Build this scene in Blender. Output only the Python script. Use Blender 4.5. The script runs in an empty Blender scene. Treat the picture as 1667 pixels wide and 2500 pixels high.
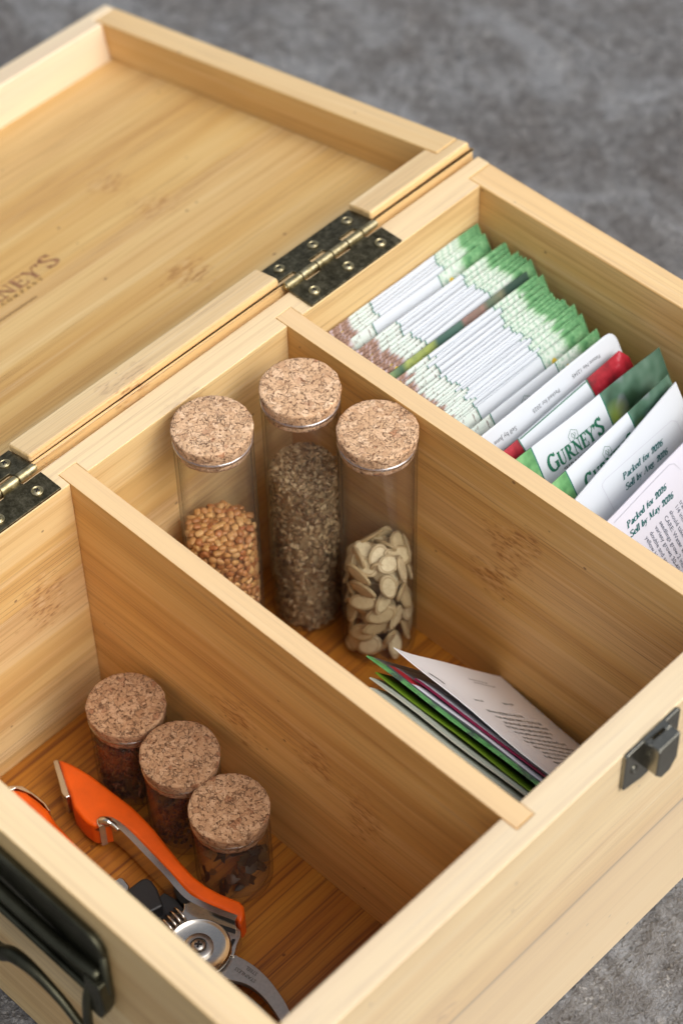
import bpy, bmesh, math, random
import numpy as np
from mathutils import Vector, Matrix, Euler
sc = bpy.context.scene
C = sc.collection
PI = math.pi
# ------------------------------------------------------------------ camera
cam_d = bpy.data.cameras.new('camera'); cam = bpy.data.objects.new('camera', cam_d); C.objects.link(cam)
cam.location = (0.44647, -0.19679, 0.58779)
cam.rotation_euler = (0.7106, 0.01723, 0.77023)
cam_d.sensor_fit = 'VERTICAL'; cam_d.sensor_height = 36; cam_d.sensor_width = 24
cam_d.lens = 5709.4 / 2500 * 36
cam_d.clip_start = 0.01; cam_d.clip_end = 100
cam_d.dof.use_dof = True; cam_d.dof.focus_distance = 0.795; cam_d.dof.aperture_fstop = 8.0; cam_d.dof.aperture_blades = 9
sc.camera = cam
CAMP = Vector(cam.location)
# ------------------------------------------------------------------ sky and sun (soft overcast daylight)
SUN_EL, SUN_AZ = math.radians(50), math.radians(6)      # azimuth measured from +x towards +y
w = bpy.data.worlds.new('World'); sc.world = w; w.use_nodes = True
nt = w.node_tree; nt.nodes.clear()
sky = nt.nodes.new('ShaderNodeTexSky'); sky.sky_type = 'NISHITA'; sky.sun_disc = False
sky.sun_elevation = SUN_EL; sky.sun_rotation = math.radians(90) - SUN_AZ
sky.dust_density = 6; sky.air_density = 1.0; sky.ozone_density = 1.0
hs = nt.nodes.new('ShaderNodeHueSaturation'); hs.inputs['Saturation'].default_value = 0.38
bg = nt.nodes.new('ShaderNodeBackground'); bg.inputs['Strength'].default_value = 0.085
wo = nt.nodes.new('ShaderNodeOutputWorld')
nt.links.new(sky.outputs[0], hs.inputs['Color']); nt.links.new(hs.outputs[0], bg.inputs[0]); nt.links.new(bg.outputs[0], wo.inputs[0])
sd = bpy.data.lights.new('sun', 'SUN'); sd.energy = 0.85; sd.angle = math.radians(48); sd.color = (1.0, 0.975, 0.94)
so = bpy.data.objects.new('sun', sd); C.objects.link(so)
sdir = Vector((math.cos(SUN_EL) * math.cos(SUN_AZ), math.cos(SUN_EL) * math.sin(SUN_AZ), math.sin(SUN_EL)))
so.rotation_euler = sdir.to_track_quat('Z', 'Y').to_euler(); so.location = sdir * 2
sc.view_settings.view_transform = 'Standard'; sc.view_settings.look = 'None'
sc.view_settings.gamma = 1; sc.view_settings.exposure = 0.82
sc.cycles.max_bounces = 14; sc.cycles.transparent_max_bounces = 24; sc.cycles.diffuse_bounces = 6; sc.cycles.glossy_bounces = 6
# ------------------------------------------------------------------ dimensions (metres, z = 0 is the box rim)
T, D, W = 0.012, 0.21703, 0.32352
Y1, TD, Y2, TD2 = 0.10584, 0.00766, 0.20896, 0.00749
ZF, ZB, ZG = -0.1195, -0.12555, -0.0655
HY = ((0.0549, 0.1021), (0.2214, 0.2686))

# ------------------------------------------------------------------ node helpers
class NT:
    def __init__(s, name):
        s.m = bpy.data.materials.new(name); s.m.use_nodes = True
        s.t = s.m.node_tree; s.t.nodes.clear()
        s.out = s.n('ShaderNodeOutputMaterial')
    def n(s, typ, **kw):
        nd = s.t.nodes.new(typ)
        for k, v in kw.items():
            if hasattr(nd, k): setattr(nd, k, v)
        return nd
    def link(s, a, b): s.t.links.new(a, b)
    def put(s, sock, v):
        if isinstance(v, bpy.types.NodeSocket): s.link(v, sock)
        else: sock.default_value = v
    def math(s, op, a, b=0.0, c=None, clamp=False):
        nd = s.n('ShaderNodeMath', operation=op); nd.use_clamp = clamp
        s.put(nd.inputs[0], a); s.put(nd.inputs[1], b)
        if c is not None: s.put(nd.inputs[2], c)
        return nd.outputs[0]
    def vmath(s, op, a, b=(0, 0, 0), out=0):
        nd = s.n('ShaderNodeVectorMath', operation=op)
        s.put(nd.inputs[0], a); s.put(nd.inputs[1], b)
        return nd.outputs['Value'] if out else nd.outputs[0]
    def noise(s, vec, scale=1, detail=4, rough=0.55, dist=0, color=False):
        nd = s.n('ShaderNodeTexNoise'); s.put(nd.inputs['Vector'], vec)
        nd.inputs['Scale'].default_value = scale; nd.inputs['Detail'].default_value = detail
        nd.inputs['Roughness'].default_value = rough; nd.inputs['Distortion'].default_value = dist
        return nd.outputs['Color' if color else 'Fac']
    def voro(s, vec, scale=1, feature='F1', out='Distance', rnd=1.0):
        nd = s.n('ShaderNodeTexVoronoi'); nd.feature = feature; s.put(nd.inputs['Vector'], vec)
        nd.inputs['Scale'].default_value = scale; nd.inputs['Randomness'].default_value = rnd
        return nd.outputs[out]
    def ramp(s, fac, stops, interp='LINEAR'):
        nd = s.n('ShaderNodeValToRGB'); cr = nd.color_ramp; cr.interpolation = interp
        while len(cr.elements) > 1: cr.elements.remove(cr.elements[0])
        for i, (p, c) in enumerate(stops):
            e = cr.elements[0] if i == 0 else cr.elements.new(p)
            e.position = p
            if not hasattr(c, '__len__'): c = (c, c, c)
            e.color = (*c[:3], 1)
        s.put(nd.inputs[0], fac); return nd.outputs[0]
    def mix(s, fac, a, b, mode='MIX'):
        nd = s.n('ShaderNodeMix'); nd.data_type = 'RGBA'; nd.blend_type = mode
        s.put(nd.inputs[0], fac)
        s.put(nd.inputs[6], a if isinstance(a, bpy.types.NodeSocket) else (*a[:3], 1))
        s.put(nd.inputs[7], b if isinstance(b, bpy.types.NodeSocket) else (*b[:3], 1))
        return nd.outputs[2]
    def bump(s, h, strength=0.3, dist=0.001):
        nd = s.n('ShaderNodeBump'); nd.inputs['Strength'].default_value = strength
        nd.inputs['Distance'].default_value = dist; s.put(nd.inputs['Height'], h); return nd.outputs[0]
    def bsdf(s, col, rough=0.5, metal=0.0, bump=None, **kw):
        b = s.n('ShaderNodeBsdfPrincipled')
        s.put(b.inputs['Base Color'], col if isinstance(col, bpy.types.NodeSocket) else (*col[:3], 1))
        s.put(b.inputs['Roughness'], rough); s.put(b.inputs['Metallic'], metal)
        for k, v in kw.items():
            s.put(b.inputs[k.replace('_', ' ')], v)
        if bump is not None: s.link(bump, b.inputs['Normal'])
        s.link(b.outputs[0], s.out.inputs[0]); return b
    def obj(s): return s.n('ShaderNodeTexCoord').outputs['Object']

def srgb(r, g, b):
    f = lambda v: (v / 255 / 12.92) if v / 255 <= 0.04045 else ((v / 255 + 0.055) / 1.055) ** 2.4
    return (f(r), f(g), f(b))

# ------------------------------------------------------------------ bamboo
def wood(name, axis, seed, knots=(), tone=1.0, warm=0.0, strip=0.019, kd=1.0, pale=0.0, seam=None, edge=0.0, gk=.42, grain=0.0):  # edge: how strongly upward faces are painted lighter, as if lit from above
    """axis: the grain direction; solid texture in the object's own coordinates; knots: (x, y, z, length, width)"""
    N = NT(name); co = N.obj()
    sx = N.n('ShaderNodeSeparateXYZ'); N.link(co, sx.inputs[0])
    o = {'x': (0, 1, 2), 'y': (1, 0, 2), 'z': (2, 0, 1)}[axis]
    g, a, b = (sx.outputs[i] for i in o)
    cb = N.n('ShaderNodeCombineXYZ'); N.link(g, cb.inputs[0]); N.link(a, cb.inputs[1]); N.link(b, cb.inputs[2])
    p = N.vmath('ADD', cb.outputs[0], (seed * 1.37, seed * 0.71, seed * 0.53))
    # glued laminations: strips a few cm wide, each with its own tone
    warp = N.noise(N.vmath('MULTIPLY', p, (9, 4, 4)), 1, 2)
    cross = N.math('ADD', N.math('ADD', a, b), N.math('MULTIPLY', warp, 0.0035))
    stripid = N.math('FLOOR', N.math('DIVIDE', N.math('ADD', cross, seed * 0.317), strip))
    wn = N.n('ShaderNodeTexWhiteNoise'); wn.noise_dimensions = '1D'; N.link(stripid, wn.inputs['W'])
    tonev = wn.outputs['Value']
    # soft bands, medium streaks, fine pores
    band = N.noise(N.vmath('MULTIPLY', p, (3.0, 75, 75)), 1, 3, 0.5)
    streak = N.noise(N.vmath('MULTIPLY', p, (9, 520, 520)), 1, 3, 0.6)
    fine = N.noise(N.vmath('MULTIPLY', p, (22, 2300, 2300)), 1, 2, 0.6)
    zone = N.noise(N.vmath('MULTIPLY', p, (5, 38, 38)), 1, 1, 0.5)
    base = N.ramp(band, [(0.28, (0.57, 0.322, 0.095)), (0.45, (0.70, 0.437, 0.148)), (0.60, (0.77, 0.527, 0.208)), (0.78, (0.81, 0.600, 0.29))])
    base = N.mix(N.math('MULTIPLY', N.math('SUBTRACT', tonev, 0.5), 0.5, clamp=True), base, (0.86, 0.70, 0.47))
    base = N.mix(N.math('MULTIPLY', N.math('SUBTRACT', 0.5, tonev), 0.55, clamp=True), base, (0.62, 0.37, 0.15))
    base = N.mix(N.ramp(streak, [(0.32, 0.50), (0.46, 0.0)]), base, (0.50, 0.27, 0.075))
    base = N.mix(N.ramp(streak, [(0.56, 0.0), (0.74, 0.30)]), base, (0.88, 0.73, 0.52))
    pore = N.math('MULTIPLY', N.ramp(fine, [(0.33, 0.75), (0.45, 0.0)]), N.ramp(zone, [(0.36, 0.2), (0.58, 1.0)]))
    base = N.mix(pore, base, (0.34, 0.165, 0.05))
    # node marks of the bamboo
    for i, (kx, ky, kz, kl, kw) in enumerate(knots):
        v = N.vmath('SUBTRACT', co, (kx, ky, kz))
        dv = {'x': (1 / kl, 1 / kw, 1 / kw), 'y': (1 / kw, 1 / kl, 1 / kw), 'z': (1 / kw, 1 / kw, 1 / kl)}[axis]
        v = N.vmath('MULTIPLY', v, dv)
        wob = N.noise(N.vmath('MULTIPLY', p, (160, 260, 260)), 1, 2)
        r = N.math('ADD', N.vmath('LENGTH', v, out=1), N.math('MULTIPLY', N.math('SUBTRACT', wob, 0.5), 1.9))
        m = N.ramp(r, [(0.35, 1.0), (1.05, 0.0)])
        dash = N.noise(N.vmath('MULTIPLY', p, (230, 950, 950)), 1, 2, 0.5)
        base = N.mix(N.math('MULTIPLY', m, 0.30 * kd), base, (0.60, 0.34, 0.12))
        base = N.mix(N.math('MULTIPLY', m, N.ramp(dash, [(0.52, 0.0), (0.62, 0.62 * kd)])), base, (0.36, 0.17, 0.05))
        base = N.mix(N.math('MULTIPLY', m, N.ramp(dash, [(0.33, 0.4), (0.42, 0.0)])), base, (0.86, 0.66, 0.40))
    speck = N.voro(N.vmath('MULTIPLY', p, (60, 75, 75)), 1)
    base = N.mix(N.ramp(speck, [(0.035, 0.75), (0.055, 0.0)]), base, (0.16, 0.07, 0.03))
    if grain:
        gl = N.noise(N.vmath('MULTIPLY', p, (6, 420, 420)), 1, 4, 0.7)
        base = N.mix(N.math('MULTIPLY', N.ramp(gl, [(.36, 1.0), (.50, 0.0)]), grain), base, (0.22, 0.085, 0.015))
        gap = N.math('ABSOLUTE', N.math('SUBTRACT', N.math('FRACT', N.math('DIVIDE', N.math('ADD', cross, seed * 0.317), strip)), .5))
        base = N.mix(N.ramp(gap, [(.465, 0.0), (.495, .7)]), base, (0.20, 0.08, 0.02))
    if seam is not None:
        zz = N.n('ShaderNodeSeparateXYZ'); N.link(co, zz.inputs[0])
        dz = N.math('ABSOLUTE', N.math('SUBTRACT', zz.outputs[2], seam))
        dz = N.math('ADD', dz, N.math('MULTIPLY', N.noise(N.vmath('MULTIPLY', co, (40, 40, 40)), 1, 2), .0004))
        base = N.mix(N.ramp(N.math('DIVIDE', dz, .0019), [(.35, 1.0), (.95, 0)]), base, (0.22, 0.11, 0.03))
        base = N.mix(N.math('MULTIPLY', N.math('LESS_THAN', zz.outputs[2], seam), .45), base, (0.70, 0.50, 0.27))
    if edge:   # upward faces painted paler, the light on the tops put into the colour
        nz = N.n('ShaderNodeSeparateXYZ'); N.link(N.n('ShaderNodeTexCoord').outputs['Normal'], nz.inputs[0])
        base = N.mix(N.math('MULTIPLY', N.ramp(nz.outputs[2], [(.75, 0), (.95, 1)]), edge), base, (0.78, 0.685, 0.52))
    if pale: base = N.mix(pale, base, (0.75, 0.685, 0.57))
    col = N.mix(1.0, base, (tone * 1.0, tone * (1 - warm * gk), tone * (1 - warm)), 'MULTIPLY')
    rough = N.math('ADD', 0.42, N.math('MULTIPLY', streak, 0.18))
    bp = N.bump(N.math('ADD', N.math('MULTIPLY', streak, 0.5), N.math('MULTIPLY', pore, -0.7)), 0.28, 0.0003)
    N.bsdf(col, rough, bump=bp)
    return N.m

# ------------------------------------------------------------------ mesh helpers
def mk(name, bm, mat, parent=None, smooth=False, bevel=0, seg=2, auto=None):
    me = bpy.data.meshes.new(name)
    bmesh.ops.recalc_face_normals(bm, faces=bm.faces)
    bm.to_mesh(me); bm.free()
    mats = mat if isinstance(mat, (list, tuple)) else [mat]
    for m in mats: me.materials.append(m)
    o = bpy.data.objects.new(name, me); C.objects.link(o)
    if parent: o.parent = parent
    if smooth or bevel:
        me.polygons.foreach_set('use_smooth', [True] * len(me.polygons))
    if bevel:
        md = o.modifiers.new('bevel', 'BEVEL'); md.width = bevel; md.segments = seg; md.limit_method = 'ANGLE'
        md.angle_limit = math.radians(40); md.harden_normals = True
    elif auto:
        for e in me.edges: pass
        try: me.set_sharp_from_angle(angle=math.radians(auto))
        except Exception: pass
    return o
def tag(o, label=None, cat=None, group=None, kind=None):
    if label: o['label'] = label
    if cat: o['category'] = cat
    if group: o['group'] = group
    if kind: o['kind'] = kind
    return o
def empty(name, loc=(0, 0, 0), label=None, cat=None, group=None):
    o = bpy.data.objects.new(name, None); C.objects.link(o); o.location = loc; o.empty_display_size = 0.01
    return tag(o, label, cat, group)
def sub_empty(name, parent):
    o = bpy.data.objects.new(name, None); C.objects.link(o); o.parent = parent; o.empty_display_size = 0.01
    return o
def pts3(bm, L): return [bm.verts.new(p) for p in L]
def box(bm, x0, x1, y0, y1, z0, z1):
    v = pts3(bm, [(x, y, z) for z in (z0, z1) for x, y in ((x0, y0), (x1, y0), (x1, y1), (x0, y1))])
    for f in ((0, 3, 2, 1), (4, 5, 6, 7), (0, 1, 5, 4), (1, 2, 6, 5), (2, 3, 7, 6), (3, 0, 4, 7)):
        bm.faces.new([v[i] for i in f])
def prism(bm, poly, z0, z1, tf=None):
    tf = tf or (lambda x, y, z: (x, y, z))
    a = pts3(bm, [tf(x, y, z0) for x, y in poly]); b = pts3(bm, [tf(x, y, z1) for x, y in poly])
    n = len(poly); bm.faces.new(a[::-1]); bm.faces.new(b)
    for i in range(n): bm.faces.new((a[i], a[(i + 1) % n], b[(i + 1) % n], b[i]))
def lathe(bm, prof, n=48, c=(0, 0, 0), closed=False, jit=None):
    rings = []
    for r, z in prof:
        if r < 1e-7: rings.append([bm.verts.new((c[0], c[1], c[2] + z))])
        else:
            rings.append([bm.verts.new((c[0] + r * math.cos(2 * PI * i / n), c[1] + r * math.sin(2 * PI * i / n), c[2] + z)) for i in range(n)])
    m = len(rings)
    for k in range(m if closed else m - 1):
        A, B = rings[k], rings[(k + 1) % m]
        for i in range(n):
            j = (i + 1) % n
            if len(A) == 1 and len(B) == 1: continue
            if len(A) == 1: bm.faces.new((A[0], B[i], B[j]))
            elif len(B) == 1: bm.faces.new((A[i], A[j], B[0]))
            else: bm.faces.new((A[i], A[j], B[j], B[i]))
def tube(bm, path, rad, n=10, closed=False, flat=1.0):
    P = [Vector(p) for p in path]; m = len(P); rings = []
    up = Vector((0, 0, 1)); prev = None
    for i in range(m):
        d = (P[min(i + 1, m - 1)] - P[max(i - 1, 0)]).normalized()
        if prev is None:
            s = d.cross(up)
            if s.length < 1e-3: s = d.cross(Vector((1, 0, 0)))
            s.normalize()
        else:
            s = (prev - d * prev.dot(d)).normalized()
        prev = s; t = s.cross(d)
        r = rad[i] if hasattr(rad, '__len__') else rad
        rings.append([bm.verts.new(P[i] + s * (r * math.cos(2 * PI * k / n)) + t * (r * flat * math.sin(2 * PI * k / n))) for k in range(n)])
    for i in range(m - 1):
        for k in range(n): bm.faces.new((rings[i][k], rings[i][(k + 1) % n], rings[i + 1][(k + 1) % n], rings[i + 1][k]))
    bm.faces.new(rings[0][::-1]); bm.faces.new(rings[-1])
def catmull(P, n=8, closed=False):
    P = [Vector(p) for p in P]; out = []
    m = len(P)
    rng = range(m) if closed else range(m - 1)
    for i in rng:
        if closed: a, b, c, d = P[(i - 1) % m], P[i], P[(i + 1) % m], P[(i + 2) % m]
        else: a, b, c, d = P[max(i - 1, 0)], P[i], P[i + 1], P[min(i + 2, m - 1)]
        for k in range(n):
            t = k / n
            out.append(0.5 * ((2 * b) + (c - a) * t + (2 * a - 5 * b + 4 * c - d) * t * t + (3 * b - a - 3 * c + d) * t ** 3))
    if not closed: out.append(P[-1])
    return out

# ------------------------------------------------------------------ plain materials
def simple(name, col, rough=0.5, metal=0.0, nz=0.0, scale=300, **kw):
    N = NT(name)
    c = col
    if nz:
        f = N.noise(N.obj(), scale, 3)
        c = N.mix(N.ramp(f, [(0.3, 0.0), (0.7, 1.0)]), tuple(v * (1 - nz) for v in col), tuple(min(1, v * (1 + nz)) for v in col))
    N.bsdf(c, rough, metal, **kw); return N.m
def brass_mat(name, dark):
    N = NT(name); co = N.obj()
    n1 = N.noise(co, 420, 5, 0.7); n2 = N.noise(co, 130, 3, 0.6); n3 = N.voro(co, 900)
    if dark: c = N.ramp(n1, [(0.30, (0.055, 0.046, 0.026)), (0.5, (0.13, 0.112, 0.066)), (0.68, (0.26, 0.225, 0.14))])
    else: c = N.ramp(n1, [(0.30, (0.24, 0.20, 0.10)), (0.5, (0.46, 0.39, 0.22)), (0.68, (0.62, 0.56, 0.38))])
    c = N.mix(N.ramp(n3, [(0.05, 0.55), (0.14, 0.0)]), c, (0.50, 0.48, 0.40))
    r = N.math('ADD', 0.26, N.math('MULTIPLY', n2, 0.3))
    N.bsdf(c, r, 1.0, bump=N.bump(n1, 0.12, 0.0002)); return N.m
M_BRASS_D = brass_mat('aged_brass_dark', True)
M_BRASS = brass_mat('aged_brass', False)
M_BLACK = simple('black_recess', (0.006, 0.005, 0.005), 0.7)
M_BLACKM = simple('blackened_metal', (0.085, 0.082, 0.055), 0.42, 1.0, 0.4, 60)
M_GREYM = simple('grey_metal', (0.30, 0.29, 0.245), 0.24, 1.0, 0.12, 500)
M_CHROME = simple('polished_steel', (0.56, 0.525, 0.47), 0.20, 1.0, 0.06, 700)
M_STEEL = simple('brushed_steel', (0.42, 0.40, 0.37), 0.36, 1.0, 0.08, 900)
M_ORANGE = simple('orange_rubber', (0.70, 0.092, 0.002), 0.42, 0.0, 0.12, 120)
M_BPLAST = simple('black_plastic', (0.012, 0.012, 0.013), 0.45, 0.0, 0.2, 1500)

# ------------------------------------------------------------------ ground
def ground():
    N = NT('weathered_concrete'); co = N.obj()
    big = N.noise(co, 7, 4, 0.6); med = N.noise(co, 38, 5, 0.65, 0.6); sm = N.noise(co, 160, 5, 0.7); fi = N.noise(co, 600, 3, 0.7)
    c = N.ramp(sm, [(0.28, (0.055, 0.052, 0.050)), (0.44, (0.160, 0.159, 0.160)), (0.56, (0.228, 0.229, 0.232)), (0.72, (0.35, 0.35, 0.35))])
    c = N.mix(N.ramp(med, [(0.40, 0.0), (0.62, 0.42)]), c, (0.125, 0.108, 0.096))
    c = N.mix(N.ramp(med, [(0.28, 0.5), (0.42, 0.0)]), c, (0.27, 0.28, 0.29))
    c = N.mix(N.ramp(big, [(0.40, 0.0), (0.58, 0.36)]), c, (0.095, 0.086, 0.082))
    blot = N.noise(N.vmath('MULTIPLY', co, (1, 1.7, 1)), 12, 5, 0.7, 0.9)
    c = N.mix(N.ramp(blot, [(0.50, 0.0), (0.64, 0.65)]), c, (0.31, 0.32, 0.335))
    c = N.mix(N.ramp(blot, [(0.34, 0.5), (0.46, 0.0)]), c, (0.07, 0.055, 0.046))
    v = N.voro(N.vmath('ADD', co, N.vmath('SCALE', N.noise(co, 90, 2, color=True), (0, 0, 0))), 210)
    c = N.mix(N.math('MULTIPLY', N.ramp(v, [(0.20, 1.0), (0.30, 0.0)]), N.ramp(fi, [(0.42, 0.0), (0.55, 1.0)])), c, (0.58, 0.56, 0.53))
    v2 = N.voro(co, 52)
    c = N.mix(N.ramp(v2, [(0.05, 0.6), (0.10, 0.0)]), c, (0.42, 0.41, 0.40))
    v3 = N.voro(N.vmath('ADD', co, (3.1, 1.2, 0)), 33)
    c = N.mix(N.ramp(v3, [(0.05, 0.7), (0.10, 0.0)]), c, (0.03, 0.028, 0.028))
    g1 = N.voro(N.vmath('ADD', co, N.vmath('MULTIPLY', N.noise(co, 250, 2, color=True), (.004, .004, .004))), 430)
    g2 = N.noise(co, 75, 2)
    c = N.mix(N.math('MULTIPLY', N.ramp(g1, [(0.22, 1.0), (0.34, 0.0)]), N.ramp(g2, [(0.50, 0.0), (0.66, 0.45)])), c, (0.62, 0.60, 0.57))
    c = N.mix(N.math('MULTIPLY', N.ramp(g1, [(0.20, 0.8), (0.34, 0.0)]), N.ramp(g2, [(0.36, 0.8), (0.48, 0.0)])), c, (0.035, 0.032, 0.032))
    h = N.math('ADD', N.math('MULTIPLY', sm, 0.8), N.math('ADD', N.math('MULTIPLY', med, 0.9), N.math('MULTIPLY', fi, 0.3)))
    N.bsdf(c, 0.82, bump=N.bump(h, 1.0, 0.007))
    bm = bmesh.new(); n = 60; g = {}
    xs = np.concatenate([np.linspace(-30, -1.6, 8), np.linspace(-1.5, 1.2, n), np.linspace(1.3, 30, 8)])
    for i, x in enumerate(xs):
        for j, y in enumerate(xs + 0.3):
            g[i, j] = bm.verts.new((x, y, ZB - 0.0006 + 0.0005 * math.sin(x * 23 + y * 9) * math.sin(y * 31)))
    for i in range(len(xs) - 1):
        for j in range(len(xs) - 1): bm.faces.new((g[i, j], g[i + 1, j], g[i + 1, j + 1], g[i, j + 1]))
    o = mk('ground', bm, N.m, smooth=True); o['kind'] = 'structure'
ground()

# ------------------------------------------------------------------ the box
BOX = empty('wooden_box', (0, 0, 0), 'open bamboo box with its hinged lid laid back, standing on grey concrete', 'wooden box')
GAP = 0.0
def build_box():
    wm = {
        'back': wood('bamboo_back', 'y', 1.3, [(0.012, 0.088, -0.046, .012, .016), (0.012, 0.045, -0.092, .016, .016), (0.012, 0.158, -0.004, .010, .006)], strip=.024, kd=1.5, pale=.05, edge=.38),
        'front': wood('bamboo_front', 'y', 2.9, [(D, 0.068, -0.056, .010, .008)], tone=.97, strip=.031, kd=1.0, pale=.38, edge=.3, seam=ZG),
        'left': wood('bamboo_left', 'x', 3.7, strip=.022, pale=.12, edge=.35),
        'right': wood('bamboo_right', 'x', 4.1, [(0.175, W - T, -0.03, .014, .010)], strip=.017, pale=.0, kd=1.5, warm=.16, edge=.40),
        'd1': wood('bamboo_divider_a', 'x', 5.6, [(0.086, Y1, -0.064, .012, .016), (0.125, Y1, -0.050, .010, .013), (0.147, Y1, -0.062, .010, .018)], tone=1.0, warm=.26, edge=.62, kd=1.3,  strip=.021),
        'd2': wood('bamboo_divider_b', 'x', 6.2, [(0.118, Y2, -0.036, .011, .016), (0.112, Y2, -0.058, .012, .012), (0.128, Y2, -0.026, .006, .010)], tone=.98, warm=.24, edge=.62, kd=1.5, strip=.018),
        'floor': wood('bamboo_floor', 'y', 7.4, [], tone=0.54, warm=.90, gk=.50, grain=.75, strip=.0125),  # tone lowered so the shade of the compartments sits in the board colour
    }
    # back wall with housings for the dividers (they run half-way into the thickness)
    bm = bmesh.new(); h = T / 2
    poly = [(0, 0), (h, 0), (h, T), (T, T), (T, Y1), (h, Y1), (h, Y1 + TD), (T, Y1 + TD), (T, Y2), (h, Y2), (h, Y2 + TD2), (T, Y2 + TD2), (T, W - T), (h, W - T), (h, W), (0, W)]
    poly = poly[::-1]
    prism(bm, poly, ZB, 0)
    mk('back_wall', bm, wm['back'], BOX, bevel=.0005)
    bm = bmesh.new(); fl = [(D - x, y) for x, y in poly]
    fl = fl[::-1]
    prism(bm, fl, ZB, 0)
    mk('front_wall', bm, wm['front'], BOX, bevel=.0008)
    e = .00006
    for nm, y0, y1, mt, z0 in (('side_wall', 0, T, 'left', ZB), ('side_wall', W - T, W, 'right', ZB)):
        bm = bmesh.new()
        box(bm, h + e, D - h - e, y0 + (e if y0 > 0 else 0), y1 - (e if y0 == 0 else 0), z0, -.00015)
        mk(nm, bm, wm[mt], BOX, bevel=.0007)
    for y0, t, mt in ((Y1, TD, 'd1'), (Y2, TD2, 'd2')):
        bm = bmesh.new(); box(bm, h + e, D - h - e, y0 + e, y0 + t - e, ZF + e, -.00003)
        mk('divider', bm, wm[mt], BOX, bevel=.00018)
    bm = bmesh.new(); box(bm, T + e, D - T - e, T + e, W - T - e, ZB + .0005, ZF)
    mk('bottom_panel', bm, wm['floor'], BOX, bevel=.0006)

    # ---------------- lid, laid back past level about its hinges
    tilt = -0.20621; hl = 0.018; pt = .006
    LID = sub_empty('lid', BOX)
    LID.location = (-0.00469, 0, 0.00404); LID.rotation_euler = (0, 0, 0)
    # lid local: u = distance from hinge edge (towards -x), y, w = height over the lid rim
    LID.matrix_local = Matrix(((math.cos(tilt), 0, math.sin(tilt), -0.00469), (0, 1, 0, 0), (-math.sin(tilt), 0, math.cos(tilt), 0.00404), (0, 0, 0, 1)))
    lw = {
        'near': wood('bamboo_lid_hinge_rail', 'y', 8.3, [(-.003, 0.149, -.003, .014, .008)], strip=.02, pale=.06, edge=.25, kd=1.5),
        'far': wood('bamboo_lid_far_rail', 'y', 9.7, tone=1.04, strip=.03, pale=.60),
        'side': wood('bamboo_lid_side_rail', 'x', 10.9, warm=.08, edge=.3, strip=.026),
        'panel': wood('bamboo_lid_panel', 'y', 11.3, kd=1.1, tone=.88, warm=.04, knots= [(-.130, .2451, -hl, .011, .012), (-.101, .2440, -hl, .010, .012), (-.0536, .2194, -hl, .010, .013), (-.19, .155, -hl, .012, .012)], strip=.033),
    }
    zbm = -hl - pt
    # hinge rail with the two hinge mortises
    bm = bmesh.new(); md = .0036
    box(bm, -T, 0, 0, W, zbm, -md)
    ys = [0, HY[0][0] - .0003, HY[0][1] + .0003, HY[1][0] - .0003, HY[1][1] + .0003, W]
    for k in (0, 2, 4):
        y0, y1 = ys[k], ys[k + 1]
        p = [(-T, y0), (0, y0), (0, y1), (-T, y1)]
        if k == 4: p = [(-T, y0), (0, y0), (0, W), (-h, W), (-h, W - T), (-T, W - T)]
        if k == 0: p = [(-h, 0), (0, 0), (0, y1), (-T, y1), (-T, T), (-h, T)]
        prism(bm, p, -md, 0)
    bmesh.ops.remove_doubles(bm, verts=bm.verts, dist=1e-6)
    mk('hinge_rail', bm, lw['near'], LID, bevel=.0011, seg=3)
    bm = bmesh.new(); prism(bm, [(-D, 0), (-D + h, 0), (-D + h, T), (-D + T, T), (-D + T, W - T), (-D + h, W - T), (-D + h, W), (-D, W)], zbm, 0)
    mk('far_rail', bm, lw['far'], LID, bevel=.0011, seg=3)
    for y0, y1 in ((0, T), (W - T, W)):
        bm = bmesh.new(); box(bm, -D + h + e, -h - e, y0 + (e if y0 else 0), y1 - (0 if y0 else e), zbm, -.00012)
        mk('side_rail', bm, lw['side'], LID, bevel=.0009)
    bm = bmesh.new(); box(bm, -D + T + e, -T - e, T + e, W - T - e, zbm + .0003, -hl)
    mk('lid_panel', bm, lw['panel'], LID)
    return LID, hl
LID, LHL = build_box()

# ------------------------------------------------------------------ screws and hinges
def screw(parent, c, r, Mx, mat=None, name='screw'):
    """c centre, Mx 3x3 orientation (local z = out of the surface)"""
    mat = mat or M_BRASS
    bm = bmesh.new()
    lathe(bm, [(r * 1.0, 0), (r * 1.02, r * .16), (r * .92, r * .26), (r * .82, r * .16), (r * .76, r * .02), (r * .70, r * .10), (r * .55, r * .22), (r * .30, r * .29), (0, r * .31)], 28)
    o = mk(name, bm, mat, parent, smooth=True)
    m = Mx.to_4x4(); m.translation = c; o.matrix_local = m
    bm = bmesh.new(); a, b = r * .46, r * .11; z0, z1 = r * .18, r * .33
    rot = random.uniform(0, PI / 2)
    pl = [(b, b), (a, b * .8), (a, -b * .8), (b, -b), (b * .8, -a), (-b * .8, -a), (-b, -b), (-a, -b * .8), (-a, b * .8), (-b, b), (-b * .8, a), (b * .8, a)]
    pl = [(x * math.cos(rot) - y * math.sin(rot), x * math.sin(rot) + y * math.cos(rot)) for x, y in pl]
    prism(bm, pl, z0, z1)
    q = mk('cross_slot', bm, M_BLACK, o); return o
random.seed(4)
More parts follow.
